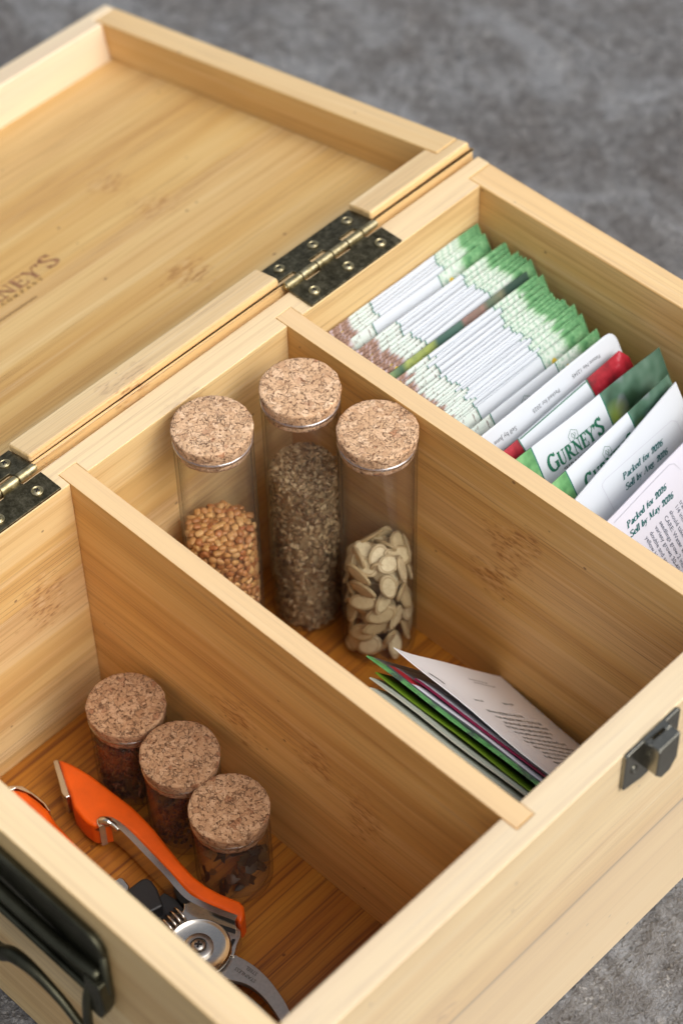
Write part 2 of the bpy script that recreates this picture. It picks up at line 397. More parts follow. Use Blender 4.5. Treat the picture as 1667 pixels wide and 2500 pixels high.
for (ya, yb) in HY:
    HG = sub_empty('hinge', BOX)
    L = yb - ya; seg = L / 6.0
    ax, az, rb = -0.0016, 0.0013, 0.00165
    # box-side leaf, with notches where the other leaf's knuckles sit
    p = [(.0118, ya), (.0118, yb)]
    e0 = [(.0011, 'n'), (-.0012, 'k')]
    y = yb
    prof = []
    for k in range(5, -1, -1):
        xk = -.0006 if k in (0, 2, 4) else .0014
        prof += [(xk, ya + (k + 1) * seg - .0002), (xk, ya + k * seg + .0002)]
    prof[0] = (prof[0][0], yb); prof[-1] = (prof[-1][0], ya)
    bm = bmesh.new(); prism(bm, [(.0118, ya), (.0118, yb)] + prof, .0001, .0011)
    mk('leaf', bm, M_BRASS_D, HG, bevel=.00018)
    # lid-side leaf lies in the mortise, in the lid's plane
    bm = bmesh.new(); a = -0.20621
    prof = []
    for k in range(6):
        uk = -.0016 + .0030 if k in (0, 2, 4) else -.0016
        prof += [(uk, ya + k * seg + .0002), (uk, ya + (k + 1) * seg - .0002)]
    prof[0] = (prof[0][0], ya); prof[-1] = (prof[-1][0], yb)
    def tf(x, yy, z):
        u, wv = x, z
        return (-0.00469 - u * math.cos(a) + wv * math.sin(a), yy, .00404 + u * math.sin(a) + wv * math.cos(a))
    prism(bm, [(u, yy) for u, yy in prof] + [(.0116, yb), (.0116, ya)], -.0035, -.0025, tf)
    mk('leaf', bm, M_BRASS_D, HG, bevel=.00018)
    bm = bmesh.new()
    for k in range(6):
        y0, y1 = ya + k * seg + .00018, ya + (k + 1) * seg - .00018
        n = 20; R_ = [[bm.verts.new((ax + rb * rr * math.cos(t), yy, az + rb * rr * math.sin(t))) for t in [2 * PI * i / n for i in range(n)]] for rr, yy in ((.86, y0), (1, y0 + .00022), (1, y1 - .00022), (.86, y1))]
        for q in range(3):
            for i in range(n): bm.faces.new((R_[q][i], R_[q][(i + 1) % n], R_[q + 1][(i + 1) % n], R_[q + 1][i]))
        bm.faces.new(R_[0]); bm.faces.new(R_[3][::-1])
    tube(bm, [(ax, ya - .0003, az), (ax, yb + .0003, az)], rb * .6, 12)
    mk('barrel', bm, M_BRASS, HG, smooth=True, auto=40)
    I3 = Matrix.Identity(3)
    for f in (.13, .5, .86):
        screw(HG, Vector((.0072, ya + L * f, .00115)), .0021, I3)
    RL = Matrix(((math.cos(a), 0, math.sin(a)), (0, 1, 0), (-math.sin(a), 0, math.cos(a))))
    for f in (.13, .5, .88):
        screw(HG, Vector(tf(.0068, ya + L * f, -.00245)), .0021, RL)

# ------------------------------------------------------------------ latch plate on the front
def latch():
    G = sub_empty('latch', BOX); x = D
    def px(a, b, c): return (x + c, a, b)
    bm = bmesh.new(); yc = .1608
    pl = [(yc - .0132, .0006 - .0012), (yc - .0132, -.0170), (yc - .0125, -.0182), (yc - .0040, -.0205), (yc + .0040, -.0205), (yc + .0125, -.0182), (yc + .0132, -.0170), (yc + .0132, -.0006), (yc + .0122, .0004), (yc - .0122, .0004)]
    prism(bm, pl, .0001, .0016, px)
    mk('catch_plate', bm, M_GREYM, G, bevel=.0005)
    # projecting keeper with a slotted top
    bm = bmesh.new(); y0, y1, x0, x1 = .1560, .1662, D + .0004, D + .0076
    ztop = .0010
    sy0, sy1, sx0, sx1 = .1583, .1637, D + .0022, D + .0040
    for (a, b, c, d) in ((x0, sx0, y0, y1), (sx1, x1, y0, y1), (sx0, sx1, y0, sy0), (sx0, sx1, sy1, y1)):
        box(bm, a, b, c, d, ztop - .0010, ztop)
    bmesh.ops.remove_doubles(bm, verts=bm.verts, dist=1e-6)
    box(bm, x0, x1, y0, y0 + .001, -.0125, ztop - .0011); box(bm, x0, x1, y1 - .001, y1, -.0125, ztop - .0011)
    prism(bm, [(y0, ztop - .0011), (y0, -.0125), (y0 + .003, -.0165), (y1 - .003, -.0165), (y1, -.0125), (y1, ztop - .0011)], x1 - .0011 - D, x1 - D - .0001, px)
    mk('keeper', bm, M_GREYM, G, bevel=.0007, seg=3)
    for yy in (yc - .0085, yc + .0085):
        screw(G, Vector((D + .0016, yy, -.0105)), .0016, Matrix(((0, 0, 1), (1, 0, 0), (0, 1, 0))), M_GREYM)
latch()

# ------------------------------------------------------------------ drop handle on the left end
def handle():
    G = sub_empty('handle', BOX)
    def py(a, b, c): return (a, -c, b)
    bm = bmesh.new()
    # back plate: long plate with rounded ends
    xa, xb, zt, zb = .040, .1455, -.0105, -.049
    pl = []
    r = .006
    for cx, cz, a0 in ((xb - r, zt - r, 0), (xa + r, zt - r, 90), (xa + r, zb + r, 180), (xb - r, zb + r, 270)):
        for k in range(7):
            t = math.radians(a0 + k * 15); pl.append((cx + r * math.cos(t), cz + r * math.sin(t)))
    prism(bm, pl, .0001, .0016, py); mk('back_plate', bm, M_BLACKM, G, bevel=.0004)
    bm = bmesh.new()   # raised rolled frame around the plate
    tube(bm, [(x, -.0022, z) for x, z in pl + pl[:1]], .0013, 8); mk('plate_rim', bm, M_BLACKM, G, smooth=True)
    bm = bmesh.new()
    tube(bm, catmull([(xa + .004, -.003, -.030), (.07, -.0042, -.0275), (.10, -.0046, -.0285), (.125, -.004, -.030), (xb - .002, -.003, -.029)], 6), .0024, 10, flat=.6)
    mk('plate_ridge', bm, M_BLACKM, G, smooth=True)
    for x in (.1425, .043):
        bm = bmesh.new()
        prism(bm, [(x - .0035, -.031), (x + .0035, -.031), (x + .0045, -.044), (x + .002, -.051), (x - .002, -.051), (x - .0045, -.044)], .0016, .0062, py)
        mk('lug', bm, M_BLACKM, G, bevel=.0008)
    bm = bmesh.new()
    hf = [(.1395, -.0040, -.036), (.1395, -.0065, -.044), (.1393, -.0075, -.055), (.1388, -.0075, -.0640), (.1350, -.0078, -.0640), (.1270, -.0080, -.0580), (.1158, -.0085, -.0535), (.1060, -.0088, -.0550), (.0985, -.0090, -.0615)]
    pth = hf + [(.0925, -.0090, -.0630)] + [(.185 - x, y, z) for x, y, z in hf[::-1]]
    pp = catmull(pth, 5); n = len(pp)
    tube(bm, pp, [.0016 + .0012 * math.exp(-((i / (n - 1) - .5) / .16) ** 4) for i in range(n)], 12)
    mk('bail', bm, M_BLACKM, G, smooth=True)
handle()

# ------------------------------------------------------------------ lettering
def S(*pts, t=1): return (t, [tuple(p) for p in pts])
def arc(cx, cy, rx, ry, a0, a1, n=14): return [(cx + rx * math.cos(math.radians(a0 + (a1 - a0) * i / n)), cy + ry * math.sin(math.radians(a0 + (a1 - a0) * i / n))) for i in range(n + 1)]
def sp(pts): return [(v.x, v.y) for v in catmull([(x, y, 0) for x, y in pts], 6)]
def sf(x, y, h=.13): return (0, [(x - h, y), (x + h, y)])
GLY = {
 'G': (.95, [(1, arc(.46, .5, .38, .48, 48, 300)), (0, arc(.46, .5, .38, .48, 295, 325)), (1, [(.80, .1), (.80, .42)]), sf(.78, .44), (0, [(.73, .82), (.76, .98)])]),
 'U': (.92, [(1, [(.22, .97), (.22, .32)] + arc(.46, .32, .25, .30, 180, 270)), (0, arc(.46, .32, .27, .30, 265, 360) + [(.73, .97)]), sf(.22, .98), sf(.73, .98, .11)]),
 'R': (.95, [(1, [(.24, .02), (.24, .98)]), (0, [(.2, .98), (.45, .98)]), (1, arc(.42, .75, .22, .22, 80, -80)), (0, [(.24, .52), (.45, .52)]), (1, [(.44, .50), (.80, .04)]), sf(.24, .02), sf(.86, .02, .09)]),
 'N': (.98, [(0, [(.2, .02), (.2, .98)]), (1, [(.2, .95), (.78, .08)]), (0, [(.8, .02), (.8, .98)]), sf(.2, .02, .12), sf(.8, .98, .12), sf(.12, .98, .1)]),
 'E': (.80, [(1, [(.22, .02), (.22, .98)]), (0, [(.12, .98), (.68, .98), (.69, .8)]), (0, [(.12, .02), (.70, .02), (.73, .22)]), (0, [(.22, .52), (.55, .52)]), (0, [(.55, .62), (.55, .42)]), sf(.22, .02), sf(.22, .98)]),
 'Y': (.88, [(1, [(.14, .96), (.45, .48)]), (0, [(.80, .97), (.46, .48)]), (1, [(.45, .48), (.45, .03)]), sf(.14, .98), sf(.80, .98, .1), sf(.45, .02)]),
 "'": (.28, [(1, [(.14, 1.0), (.14, .86)]), (0, [(.14, .86), (.10, .74)])]),
 'S': (.72, [(1, sp([(.58, .84), (.38, .97), (.16, .84), (.19, .64), (.40, .50), (.60, .34), (.57, .12), (.34, .03), (.12, .16)])), (0, [(.60, .98), (.60, .78)]), (0, [(.10, .02), (.10, .22)])]),
 'P': (.80, [(1, [(.24, .02), (.24, .98)]), (0, [(.2, .98), (.45, .98)]), (1, arc(.42, .73, .24, .25, 80, -80)), (0, [(.24, .48), (.45, .48)]), sf(.24, .02), sf(.18, .98, .1)]),
 'M': (1.1, [(0, [(.18, .02), (.22, .98)]), (1, [(.22, .95), (.52, .1)]), (0, [(.52, .08), (.86, .97)]), (1, [(.88, .97), (.88, .02)]), sf(.18, .02, .1), sf(.88, .02, .12), sf(.18, .98, .08), sf(.92, .98, .08)]),
 'A': (.92, [(0, [(.14, .02), (.48, .98)]), (1, [(.48, .95), (.76, .02)]), (0, [(.26, .33), (.66, .33)]), sf(.13, .02, .1), sf(.77, .02, .12)]),
 'a': (.58, [(1, [(.42, .55), (.42, .12)] + arc(.5, .12, .08, .09, 180, 300, 5)), (0, sp([(.14, .52), (.28, .63), (.42, .55)])), (1, sp([(.42, .36), (.2, .28), (.14, .14), (.24, .03), (.42, .14)]))]),
 'c': (.50, [(1, arc(.32, .32, .21, .30, 60, 300)), (0, arc(.32, .32, .21, .30, 30, 60, 3))]),
 'k': (.62, [(1, [(.2, .02), (.2, .98)]), (0, [(.2, .28), (.50, .60)]), (1, [(.3, .36), (.52, .04)]), sf(.2, .02, .09), sf(.16, .98, .07), sf(.5, .62, .08)]),
 'e': (.52, [(1, arc(.32, .32, .21, .30, 90, 300)), (1, arc(.32, .32, .19, .29, 90, 0)), (0, [(.12, .34), (.5, .34)])]),
 'd': (.62, [(1, [(.46, .98), (.46, .02)]), (1, arc(.30, .31, .19, .29, 60, 310)), sf(.40, .98, .07), sf(.52, .02, .06)]),
 'f': (.40, [(1, [(.2, .02), (.2, .78)]), (0, arc(.34, .78, .14, .2, 180, 60, 6)), (0, [(.06, .62), (.38, .62)]), sf(.2, .02, .1)]),
 'o': (.56, [(1, arc(.31, .32, .21, .30, 90, 270)), (1, arc(.31, .32, .21, .30, 270, 450))]),
 'r': (.46, [(1, [(.2, .02), (.2, .62)]), (0, sp([(.2, .42), (.30, .60), (.42, .58)])), sf(.2, .02, .1), sf(.14, .62, .07)]),
 'l': (.32, [(1, [(.18, .02), (.18, .98)]), sf(.18, .02, .1), sf(.12, .98, .07)]),
 'b': (.60, [(1, [(.18, .98), (.18, .05)]), (1, arc(.32, .31, .20, .29, 140, -140)), sf(.12, .98, .07)]),
 'y': (.58, [(1, [(.12, .60), (.32, .06)]), (0, sp([(.52, .62), (.32, .06), (.2, -.22), (.06, -.22)])), sf(.12, .62, .09), sf(.5, .62, .08)]),
 'u': (.62, [(1, [(.17, .62), (.17, .16)] + arc(.28, .16, .11, .13, 180, 290, 6)), (1, [(.46, .62), (.46, .02)]), (0, [(.36, .06), (.46, .2)]), sf(.12, .62, .07), sf(.42, .62, .06), sf(.52, .02, .06)]),
 'g': (.58, [(1, arc(.29, .42, .17, .19, 0, 360, 20)), (0, [(.2, .25), (.14, .14), (.3, .08)]), (1, arc(.29, -.07, .2, .13, 100, 440, 20)), (0, [(.44, .56), (.55, .60)])]),
 '.': (.26, [(1, [(.12, .04), (.12, .05)])]),
 '0': (.56, [(1, arc(.29, .48, .21, .46, 90, 270)), (1, arc(.29, .48, .21, .46, 270, 450))]),
 '2': (.56, [(1, sp([(.12, .64), (.18, .90), (.34, .94), (.46, .76), (.38, .52), (.14, .10)])), (1, [(.14, .08), (.42, .08)]), (0, [(.42, .06), (.50, .22)])]),
 '6': (.56, [(1, sp([(.46, .94), (.24, .80), (.12, .5), (.12, .3)])), (1, arc(.30, .30, .19, .27, 180, 540, 20))]),
 '&': (.9, [(1, sp([(.75, .45), (.5, .05), (.2, .1), (.2, .35), (.5, .62), (.45, .9), (.3, .85), (.3, .65), (.8, .05)]))]),
 'D': (.92, [(1, [(.22, .02), (.22, .98)]), (0, [(.1, .98), (.42, .98)]), (0, [(.1, .02), (.42, .02)]), (1, arc(.42, .5, .38, .47, 85, -85))]),
 'C': (.88, [(1, arc(.48, .5, .38, .48, 50, 310)), (0, [(.76, .98), (.76, .64)])]),
 'O': (.98, [(1, arc(.49, .5, .40, .48, 90, 270)), (1, arc(.49, .5, .40, .48, 270, 450))]),
}
_gc = {}
def glyph(ch, wt):
    if (ch, wt) in _gc: return _gc[ch, wt]
    adv, st = GLY[ch]; n = 34; cell = 1.0 / n
    X = np.arange(-.15, adv + .25, cell); Y = np.arange(-.42, 1.15, cell)
    gx, gy = np.meshgrid(X, Y); g = np.zeros(gx.shape, bool)
    for thick, pts in st:
        rx, ry = (wt, wt * .42) if thick else (wt * .36, wt * .36)
        for (x0, y0), (x1, y1) in zip(pts[:-1], pts[1:]):
            m = max(1, int(math.hypot(x1 - x0, y1 - y0) / .025))
            for i in range(m + 1):
                x, y = x0 + (x1 - x0) * i / m, y0 + (y1 - y0) * i / m
                g |= ((gx - x) / rx) ** 2 + ((gy - y) / ry) ** 2 < 1
    rects = []
    for j in range(len(Y)):
        row = g[j]; i = 0
        while i < len(X):
            if row[i]:
                k = i
                while k < len(X) and row[k]: k += 1
                rects.append([X[i] - cell / 2, Y[j] - cell / 2, X[k - 1] + cell / 2, Y[j] + cell / 2]); i = k
            else: i += 1
    _gc[ch, wt] = (adv, rects); return _gc[ch, wt]
def serif(text, wt=.10, shear=0.0, big=()):
    """list of quads (4 2-D points) in cap-height units, and the total width"""
    out = []; x = 0
    for idx, ch in enumerate(text):
        if ch == ' ': x += .38; continue
        adv, R_ = glyph(ch, wt); k = 1.22 if idx in big else 1.0; dy = 0
        for a, b, c, d in R_:
            q = [(a, b), (c, b), (c, d), (a, d)]
            out.append([(x + (px) * k + shear * py * k, py * k + dy) for px, py in q])
        x += adv * k
    return out, x
def put_quads(bm, quads, fn):
    for q in quads: bm.faces.new([bm.verts.new(fn(*p)) for p in q])
def sans(text, size):
    cu = bpy.data.curves.new('t', 'FONT'); cu.body = text; cu.size = 1.0; cu.resolution_u = 2
    ob = bpy.data.objects.new('t', cu); me = bpy.data.meshes.new_from_object(ob)
    polys = [[(me.vertices[i].co.x * size, me.vertices[i].co.y * size) for i in p.vertices] for p in me.polygons]
    xs = [p[0] for q in polys for p in q]
    bpy.data.objects.remove(ob); bpy.data.meshes.remove(me); bpy.data.curves.remove(cu)
    return polys, (max(xs) - min(xs) if xs else 0)

M_TEAL = simple('teal_ink', srgb(20, 92, 92), 0.5)
M_GREEN = simple('dark_green_ink', srgb(28, 104, 78), 0.5)
M_GREYINK = simple('grey_ink', srgb(70, 74, 82), 0.6)
M_NAVY = simple('dark_text_ink', srgb(50, 62, 84), 0.6)
M_FAINT = simple('faint_line_ink', srgb(188, 190, 200), 0.6)
M_DKTXT = simple('black_green_ink', srgb(22, 40, 38), 0.6)

# ------------------------------------------------------------------ burnt lettering in the lid
def lid_logo():
    z = -LHL + .00015
    N = NT('burnt_brown_ink'); f = N.noise(N.obj(), 500, 3)
    N.bsdf(N.ramp(f, [(.35, (.20, .085, .035)), (.65, (.42, .22, .10))]), .7)
    bm = bmesh.new()
    q, wd = serif("GURNEY'S", .11, big=(0, 7)); s = .0078; y0 = .1985 - wd * s
    put_quads(bm, q, lambda a, b: (-(.1040 + b * s), y0 + a * s, z))
    mk('printed_name', bm, N.m, LID)
    bm = bmesh.new()
    N2 = simple('dark_burnt_ink', (.20, .115, .045), .7)
    xs = .1865
    for k, ch in enumerate("SEED & NURSERY COMPANY"[::-1]):
        if ch == ' ': continue
        q, wd = serif(ch, .13); s = .0020; yy = xs - k * .0031
        put_quads(bm, q, lambda a, b: (-(.1008 + b * s), yy - wd * s + a * s, z))
    for k in range(60):
        yy = .1775 - k * .0009
        put_quads(bm, [[(0, 0), (1, 0), (1, 1), (0, 1)]], lambda a, b: (-(.0936 + (k % 3) * .0001 + b * .0010), yy - .0007 + a * .0006, z))
    mk('printed_lines', bm, N2, LID)
lid_logo()

# ------------------------------------------------------------------ glass tubes
def glass_mat(milky_haze=.009):
    N = NT('clear_glass')
    lw = N.n('ShaderNodeLayerWeight'); lw.inputs['Blend'].default_value = .35
    tr = N.n('ShaderNodeBsdfTransparent')
    lw.inputs['Blend'].default_value = .5
    N.link(N.ramp(lw.outputs['Facing'], [(0.0, (.99, .99, .985)), (.55, (.975, .975, .965)), (.80, (.86, .855, .84)), (.93, (.70, .69, .67)), (1.0, (.45, .43, .41))]), tr.inputs[0])
    gl = N.n('ShaderNodeBsdfGlossy'); gl.inputs['Roughness'].default_value = .03
    frv = N.ramp(lw.outputs['Facing'], [(0.0, .032), (.5, .045), (.7, .12), (.85, .36), (.95, .65), (1.0, .9)])
    mx = N.n('ShaderNodeMixShader')
    N.link(N.math('MULTIPLY', frv, .6), mx.inputs[0]); N.link(tr.outputs[0], mx.inputs[1]); N.link(gl.outputs[0], mx.inputs[2])
    df = N.n('ShaderNodeBsdfDiffuse'); df.inputs[0].default_value = (.8, .8, .8, 1)
    m2 = N.n('ShaderNodeMixShader'); m2.inputs[0].default_value = milky_haze; N.link(mx.outputs[0], m2.inputs[1]); N.link(df.outputs[0], m2.inputs[2])  # white diffuse share paints a milky reflection haze into the glass
    N.link(m2.outputs[0], N.out.inputs[0]); return N.m
M_GLASS = glass_mat()
def lip_mat():
    N = NT('thick_glass_lip'); tr = N.n('ShaderNodeBsdfTransparent'); tr.inputs[0].default_value = (.80, .79, .80, 1)
    gl = N.n('ShaderNodeBsdfGlossy'); gl.inputs['Roughness'].default_value = .06
    lw = N.n('ShaderNodeLayerWeight'); lw.inputs['Blend'].default_value = .5
    mx = N.n('ShaderNodeMixShader'); N.link(N.ramp(lw.outputs['Facing'], [(0, .22), (.5, .45), (1, .9)]), mx.inputs[0])
    N.link(tr.outputs[0], mx.inputs[1]); N.link(gl.outputs[0], mx.inputs[2]); N.link(mx.outputs[0], N.out.inputs[0]); return N.m
M_LIP = lip_mat()
def cork_mat(i, tone=1.0):
    gb = (.99, .92) if i <= 3 else (.90, .76)  # short-jar corks tinted darker, the shade of their compartment put into the colour
    sc_ = (440, 390, 480, 410, 460, 380)[i - 1]; tone = tone * (1.0, 1.04, 1.02, 1.0, .96, 1.03)[i - 1]
    N = NT('pressed_cork_%d' % i); co = N.vmath('ADD', N.obj(), (i * .31, i * .17, i * .05))
    wv = N.vmath('ADD', co, N.vmath('MULTIPLY', N.vmath('SUBTRACT', N.noise(co, 500, 3, .6, color=True), (.5, .5, .5)), (.0045, .0045, .0045)))
    vc = N.n('ShaderNodeTexVoronoi'); vc.inputs['Scale'].default_value = sc_; N.link(wv, vc.inputs['Vector'])
    edge = N.voro(wv, sc_, 'DISTANCE_TO_EDGE')
    s2 = N.n('ShaderNodeSeparateColor'); N.link(vc.outputs['Color'], s2.inputs[0])
    c = N.ramp(s2.outputs[0], [(0.0, (.47, .28, .165)), (.25, (.55, .35, .215)), (.7, (.62, .41, .265)), (.94, (.69, .48, .33)), (.985, (.40, .20, .11))])
    fn = N.noise(N.vmath('MULTIPLY', wv, (1, 1, 1)), 1100, 5, .75)
    c = N.mix(N.ramp(fn, [(.30, .8), (.5, 0.0)]), c, (.27, .13, .065))
    c = N.mix(N.ramp(fn, [(.55, 0.0), (.75, .35)]), c, (.80, .62, .46))
    md = N.noise(co, 330, 3, .6)
    crack = N.math('MULTIPLY', N.ramp(edge, [(0.0, 1.0), (.075, 0.0)]), N.ramp(md, [(.42, .0), (.60, .95)]))
    c = N.mix(crack, c, (.12, .05, .022))
    pit = N.math('MULTIPLY', N.ramp(N.noise(co, 900, 2), [(.58, 0.0), (.66, .8)]), 1.0)
    c = N.mix(pit, c, (.17, .075, .035))
    c = N.mix(1.0, c, (tone, tone * gb[0], tone * gb[1]), 'MULTIPLY')
    h = N.math('SUBTRACT', N.math('MULTIPLY', fn, .5), N.math('ADD', crack, pit))
    N.bsdf(c, .85, bump=N.bump(h, .8, .0006)); return N.m
def cork(parent, r, ztop, zbot, mat, seed):
    rnd = random.Random(seed); bm = bmesh.new(); n = 120; h = ztop - zbot
    prof = [(0, 0), (r * .3, 0), (r * .55, 0), (r * .75, 0), (r * .9, 0), (r * .975, 0), (r * .993, -.0003), (r * .996, -.0012)]
    for k in range(1, 8): prof.append((r * (.995 - .075 * k / 7), -.0015 - (h - .0017) * k / 7))
    prof += [(r * .87, -h), (0, -h)]
    off = [rnd.uniform(-1, 1) for _ in range(n)]
    off = [(off[i - 1] + off[i] * 2 + off[(i + 1) % n]) / 4 for i in range(n)]
    rings = []
    for j, (rr, z) in enumerate(prof):
        if rr == 0: rings.append([bm.verts.new((0, 0, z))]); continue
        ring = []
        for i in range(n):
            e = off[(i + j // 5) % n] * .00022 * (1 if rr > r * .8 else .2) + rnd.uniform(-1, 1) * .00005
            t = 2 * PI * i / n; ring.append(bm.verts.new(((rr + e) * math.cos(t), (rr + e) * math.sin(t), z + rnd.uniform(-1, 1) * .00005)))
        rings.append(ring)
    for A, B in zip(rings[:-1], rings[1:]):
        for i in range(n):
            k = (i + 1) % n
            if len(A) == 1: bm.faces.new((A[0], B[k], B[i]))
            elif len(B) == 1: bm.faces.new((A[i], A[k], B[0]))
            else: bm.faces.new((A[i], A[k], B[k], B[i]))
    o = mk('cork', bm, mat, parent, smooth=True); o.location = (0, 0, ztop); return o
def vessel(name, x, y, rg, ztop_cork, label, cat, group, i, rc, corkt, tone=1.0):
    """ztop_cork relative to rim plane; the glass stands on the floor of the box"""
    E_ = empty(name, (x, y, ZF), label, cat, group); H = ztop_cork - ZF
    rg *= .985; zr = H - corkt + .0004                              # glass mouth
    bm = bmesh.new(); th = .0011
    prof = [(0, .0002), (rg * .75, .0002), (rg * .92, .0009), (rg * .985, .0026), (rg, .0050)]
    prof += [(rg, z) for z in np.linspace(.008, zr - .0040, 10)]
    prof += [(rg * .992, zr - .0024), (rg * .985, zr - .0016), (rg * 1.005, zr - .0009), (rg * 1.008, zr - .0004), (rg * .99, zr), (rg - th * 1.0, zr - .0001), (rg - th * 1.35, zr - .0007), (rg - th * 1.3, zr - .002), (rg - th, zr - .004)]
    prof += [(rg - th, z) for z in np.linspace(zr - .006, .008, 8)]
    prof += [(rg - th * 1.2, .0045), (rg * .8, .0022), (rg * .5, .0016), (0, .0015)]
    lathe(bm, prof, 72); mk('glass', bm, M_GLASS, E_, smooth=True)
    bm = bmesh.new(); k = 12; lathe(bm, [(rg + .0001 - .0009 + .00105 * math.cos(2 * PI * q / k), zr + .0001 + .00085 * math.sin(2 * PI * q / k)) for q in range(k)], 72, closed=True); mk('lip', bm, M_LIP, E_, smooth=True)
    cork(E_, rc, H, zr - .0036, cork_mat(i, tone * 1.18), i)
    return E_, rg - th
TG = 'tall corked glass tubes in the middle compartment'
SG = 'short corked glass jars in the left compartment'
tubes = [
 vessel('glass_tube', .0298, .1548, .0142, .0036, 'tall corked glass tube a third full of golden brown seeds', 'glass tube', TG, 1, .0143, .0066),
 vessel('glass_tube', .0385, .1886, .0142, .0031, 'tall corked glass tube nearly filled with fine grey-brown seeds', 'glass tube', TG, 2, .0143, .0064),
 vessel('glass_tube', .0689, .1955, .0142, -.0014, 'tall corked glass tube holding large pale pumpkin seeds', 'glass tube', TG, 3, .0143, .0066)]
jars = [
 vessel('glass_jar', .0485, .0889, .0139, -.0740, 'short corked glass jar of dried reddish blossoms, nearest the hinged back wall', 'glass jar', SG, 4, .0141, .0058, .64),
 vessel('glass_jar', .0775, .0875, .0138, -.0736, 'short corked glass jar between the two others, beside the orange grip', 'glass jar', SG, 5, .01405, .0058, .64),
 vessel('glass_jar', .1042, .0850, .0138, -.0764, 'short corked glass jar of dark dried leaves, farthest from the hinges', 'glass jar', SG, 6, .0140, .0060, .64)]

# ------------------------------------------------------------------ seeds
def ico(bm, c, s, R_=None, sub=1, nz=0.0, rnd=random):
    r = bmesh.ops.create_icosphere(bm, subdivisions=sub, radius=1)
    for v in r['verts']:
        p = Vector((v.co.x * s[0], v.co.y * s[1], v.co.z * s[2])) * (1 + rnd.uniform(-nz, nz))
        if R_ is not None: p = R_ @ p
        v.co = p + Vector(c)
def seedmat(name, cols, rough=.5, scale=600):
    N = NT(name); oi = N.n('ShaderNodeObjectInfo').outputs['Random']
    c = N.ramp(oi, [(i / (len(cols) - 1), c) for i, c in enumerate(cols)])
    f = N.noise(N.obj(), scale, 3)
    c = N.mix(N.ramp(f, [(.35, .3), (.6, 0.)]), c, tuple(v * .5 for v in cols[0]))
    N.bsdf(c, rough); return N.m
def massmat(name, cols, cell, rough=.6):
    N = NT(name); co = N.obj()
    g = N.n('ShaderNodeNewGeometry').outputs['Random Per Island']
    c = N.ramp(g, [(i / (len(cols) - 1), c) for i, c in enumerate(cols)])
    f = N.noise(co, cell, 3)
    c = N.mix(N.ramp(f, [(.35, .35), (.6, 0.)]), c, tuple(v * .4 for v in cols[0]))
    N.bsdf(c, rough); return N.m
def surf_points(cx, cy, R0, zb, ztop, dmin, rnd, mound=.0, tries=20000):
    """points spread over the outside of a filled cylinder: (pos, normal)"""
    P = []
    for _ in range(tries):
        a = rnd.uniform(0, 2 * PI)
        if rnd.random() < .75:
            z = rnd.uniform(zb, ztop); nrm = Vector((math.cos(a), math.sin(a), 0)); p = Vector((cx + R0 * nrm.x, cy + R0 * nrm.y, z))
        else:
            r = R0 * math.sqrt(rnd.random()); nrm = Vector((0, 0, 1)); p = Vector((cx + r * math.cos(a), cy + r * math.sin(a), ztop + mound * (1 - (r / R0) ** 2) + rnd.uniform(-.0006, .0006)))
        if all((p - q[0]).length > dmin for q in P): P.append((p, nrm))
    return P
def orient(nrm, rnd, wob):
    t = nrm.orthogonal().normalized(); ang = rnd.uniform(0, 2 * PI)
    q = Matrix.Rotation(ang, 3, nrm); t = q @ t; b = nrm.cross(t)
    M_ = Matrix((t, b, nrm)).transposed()
    return Euler((rnd.uniform(-wob, wob), rnd.uniform(-wob, wob), 0)).to_matrix().to_3x3() @ M_ if False else M_ @ Euler((rnd.uniform(-wob, wob), rnd.uniform(-wob, wob), 0)).to_matrix()
def filler(bm, cx, cy, R0, zb, zt, mound=0):
    lathe(bm, [(0, zb), (R0, zb), (R0, zt)] + [(R0 * f, zt + mound * (1 - f * f)) for f in (.75, .5, .25)] + [(0, zt + mound)], 24, (cx, cy, 0))

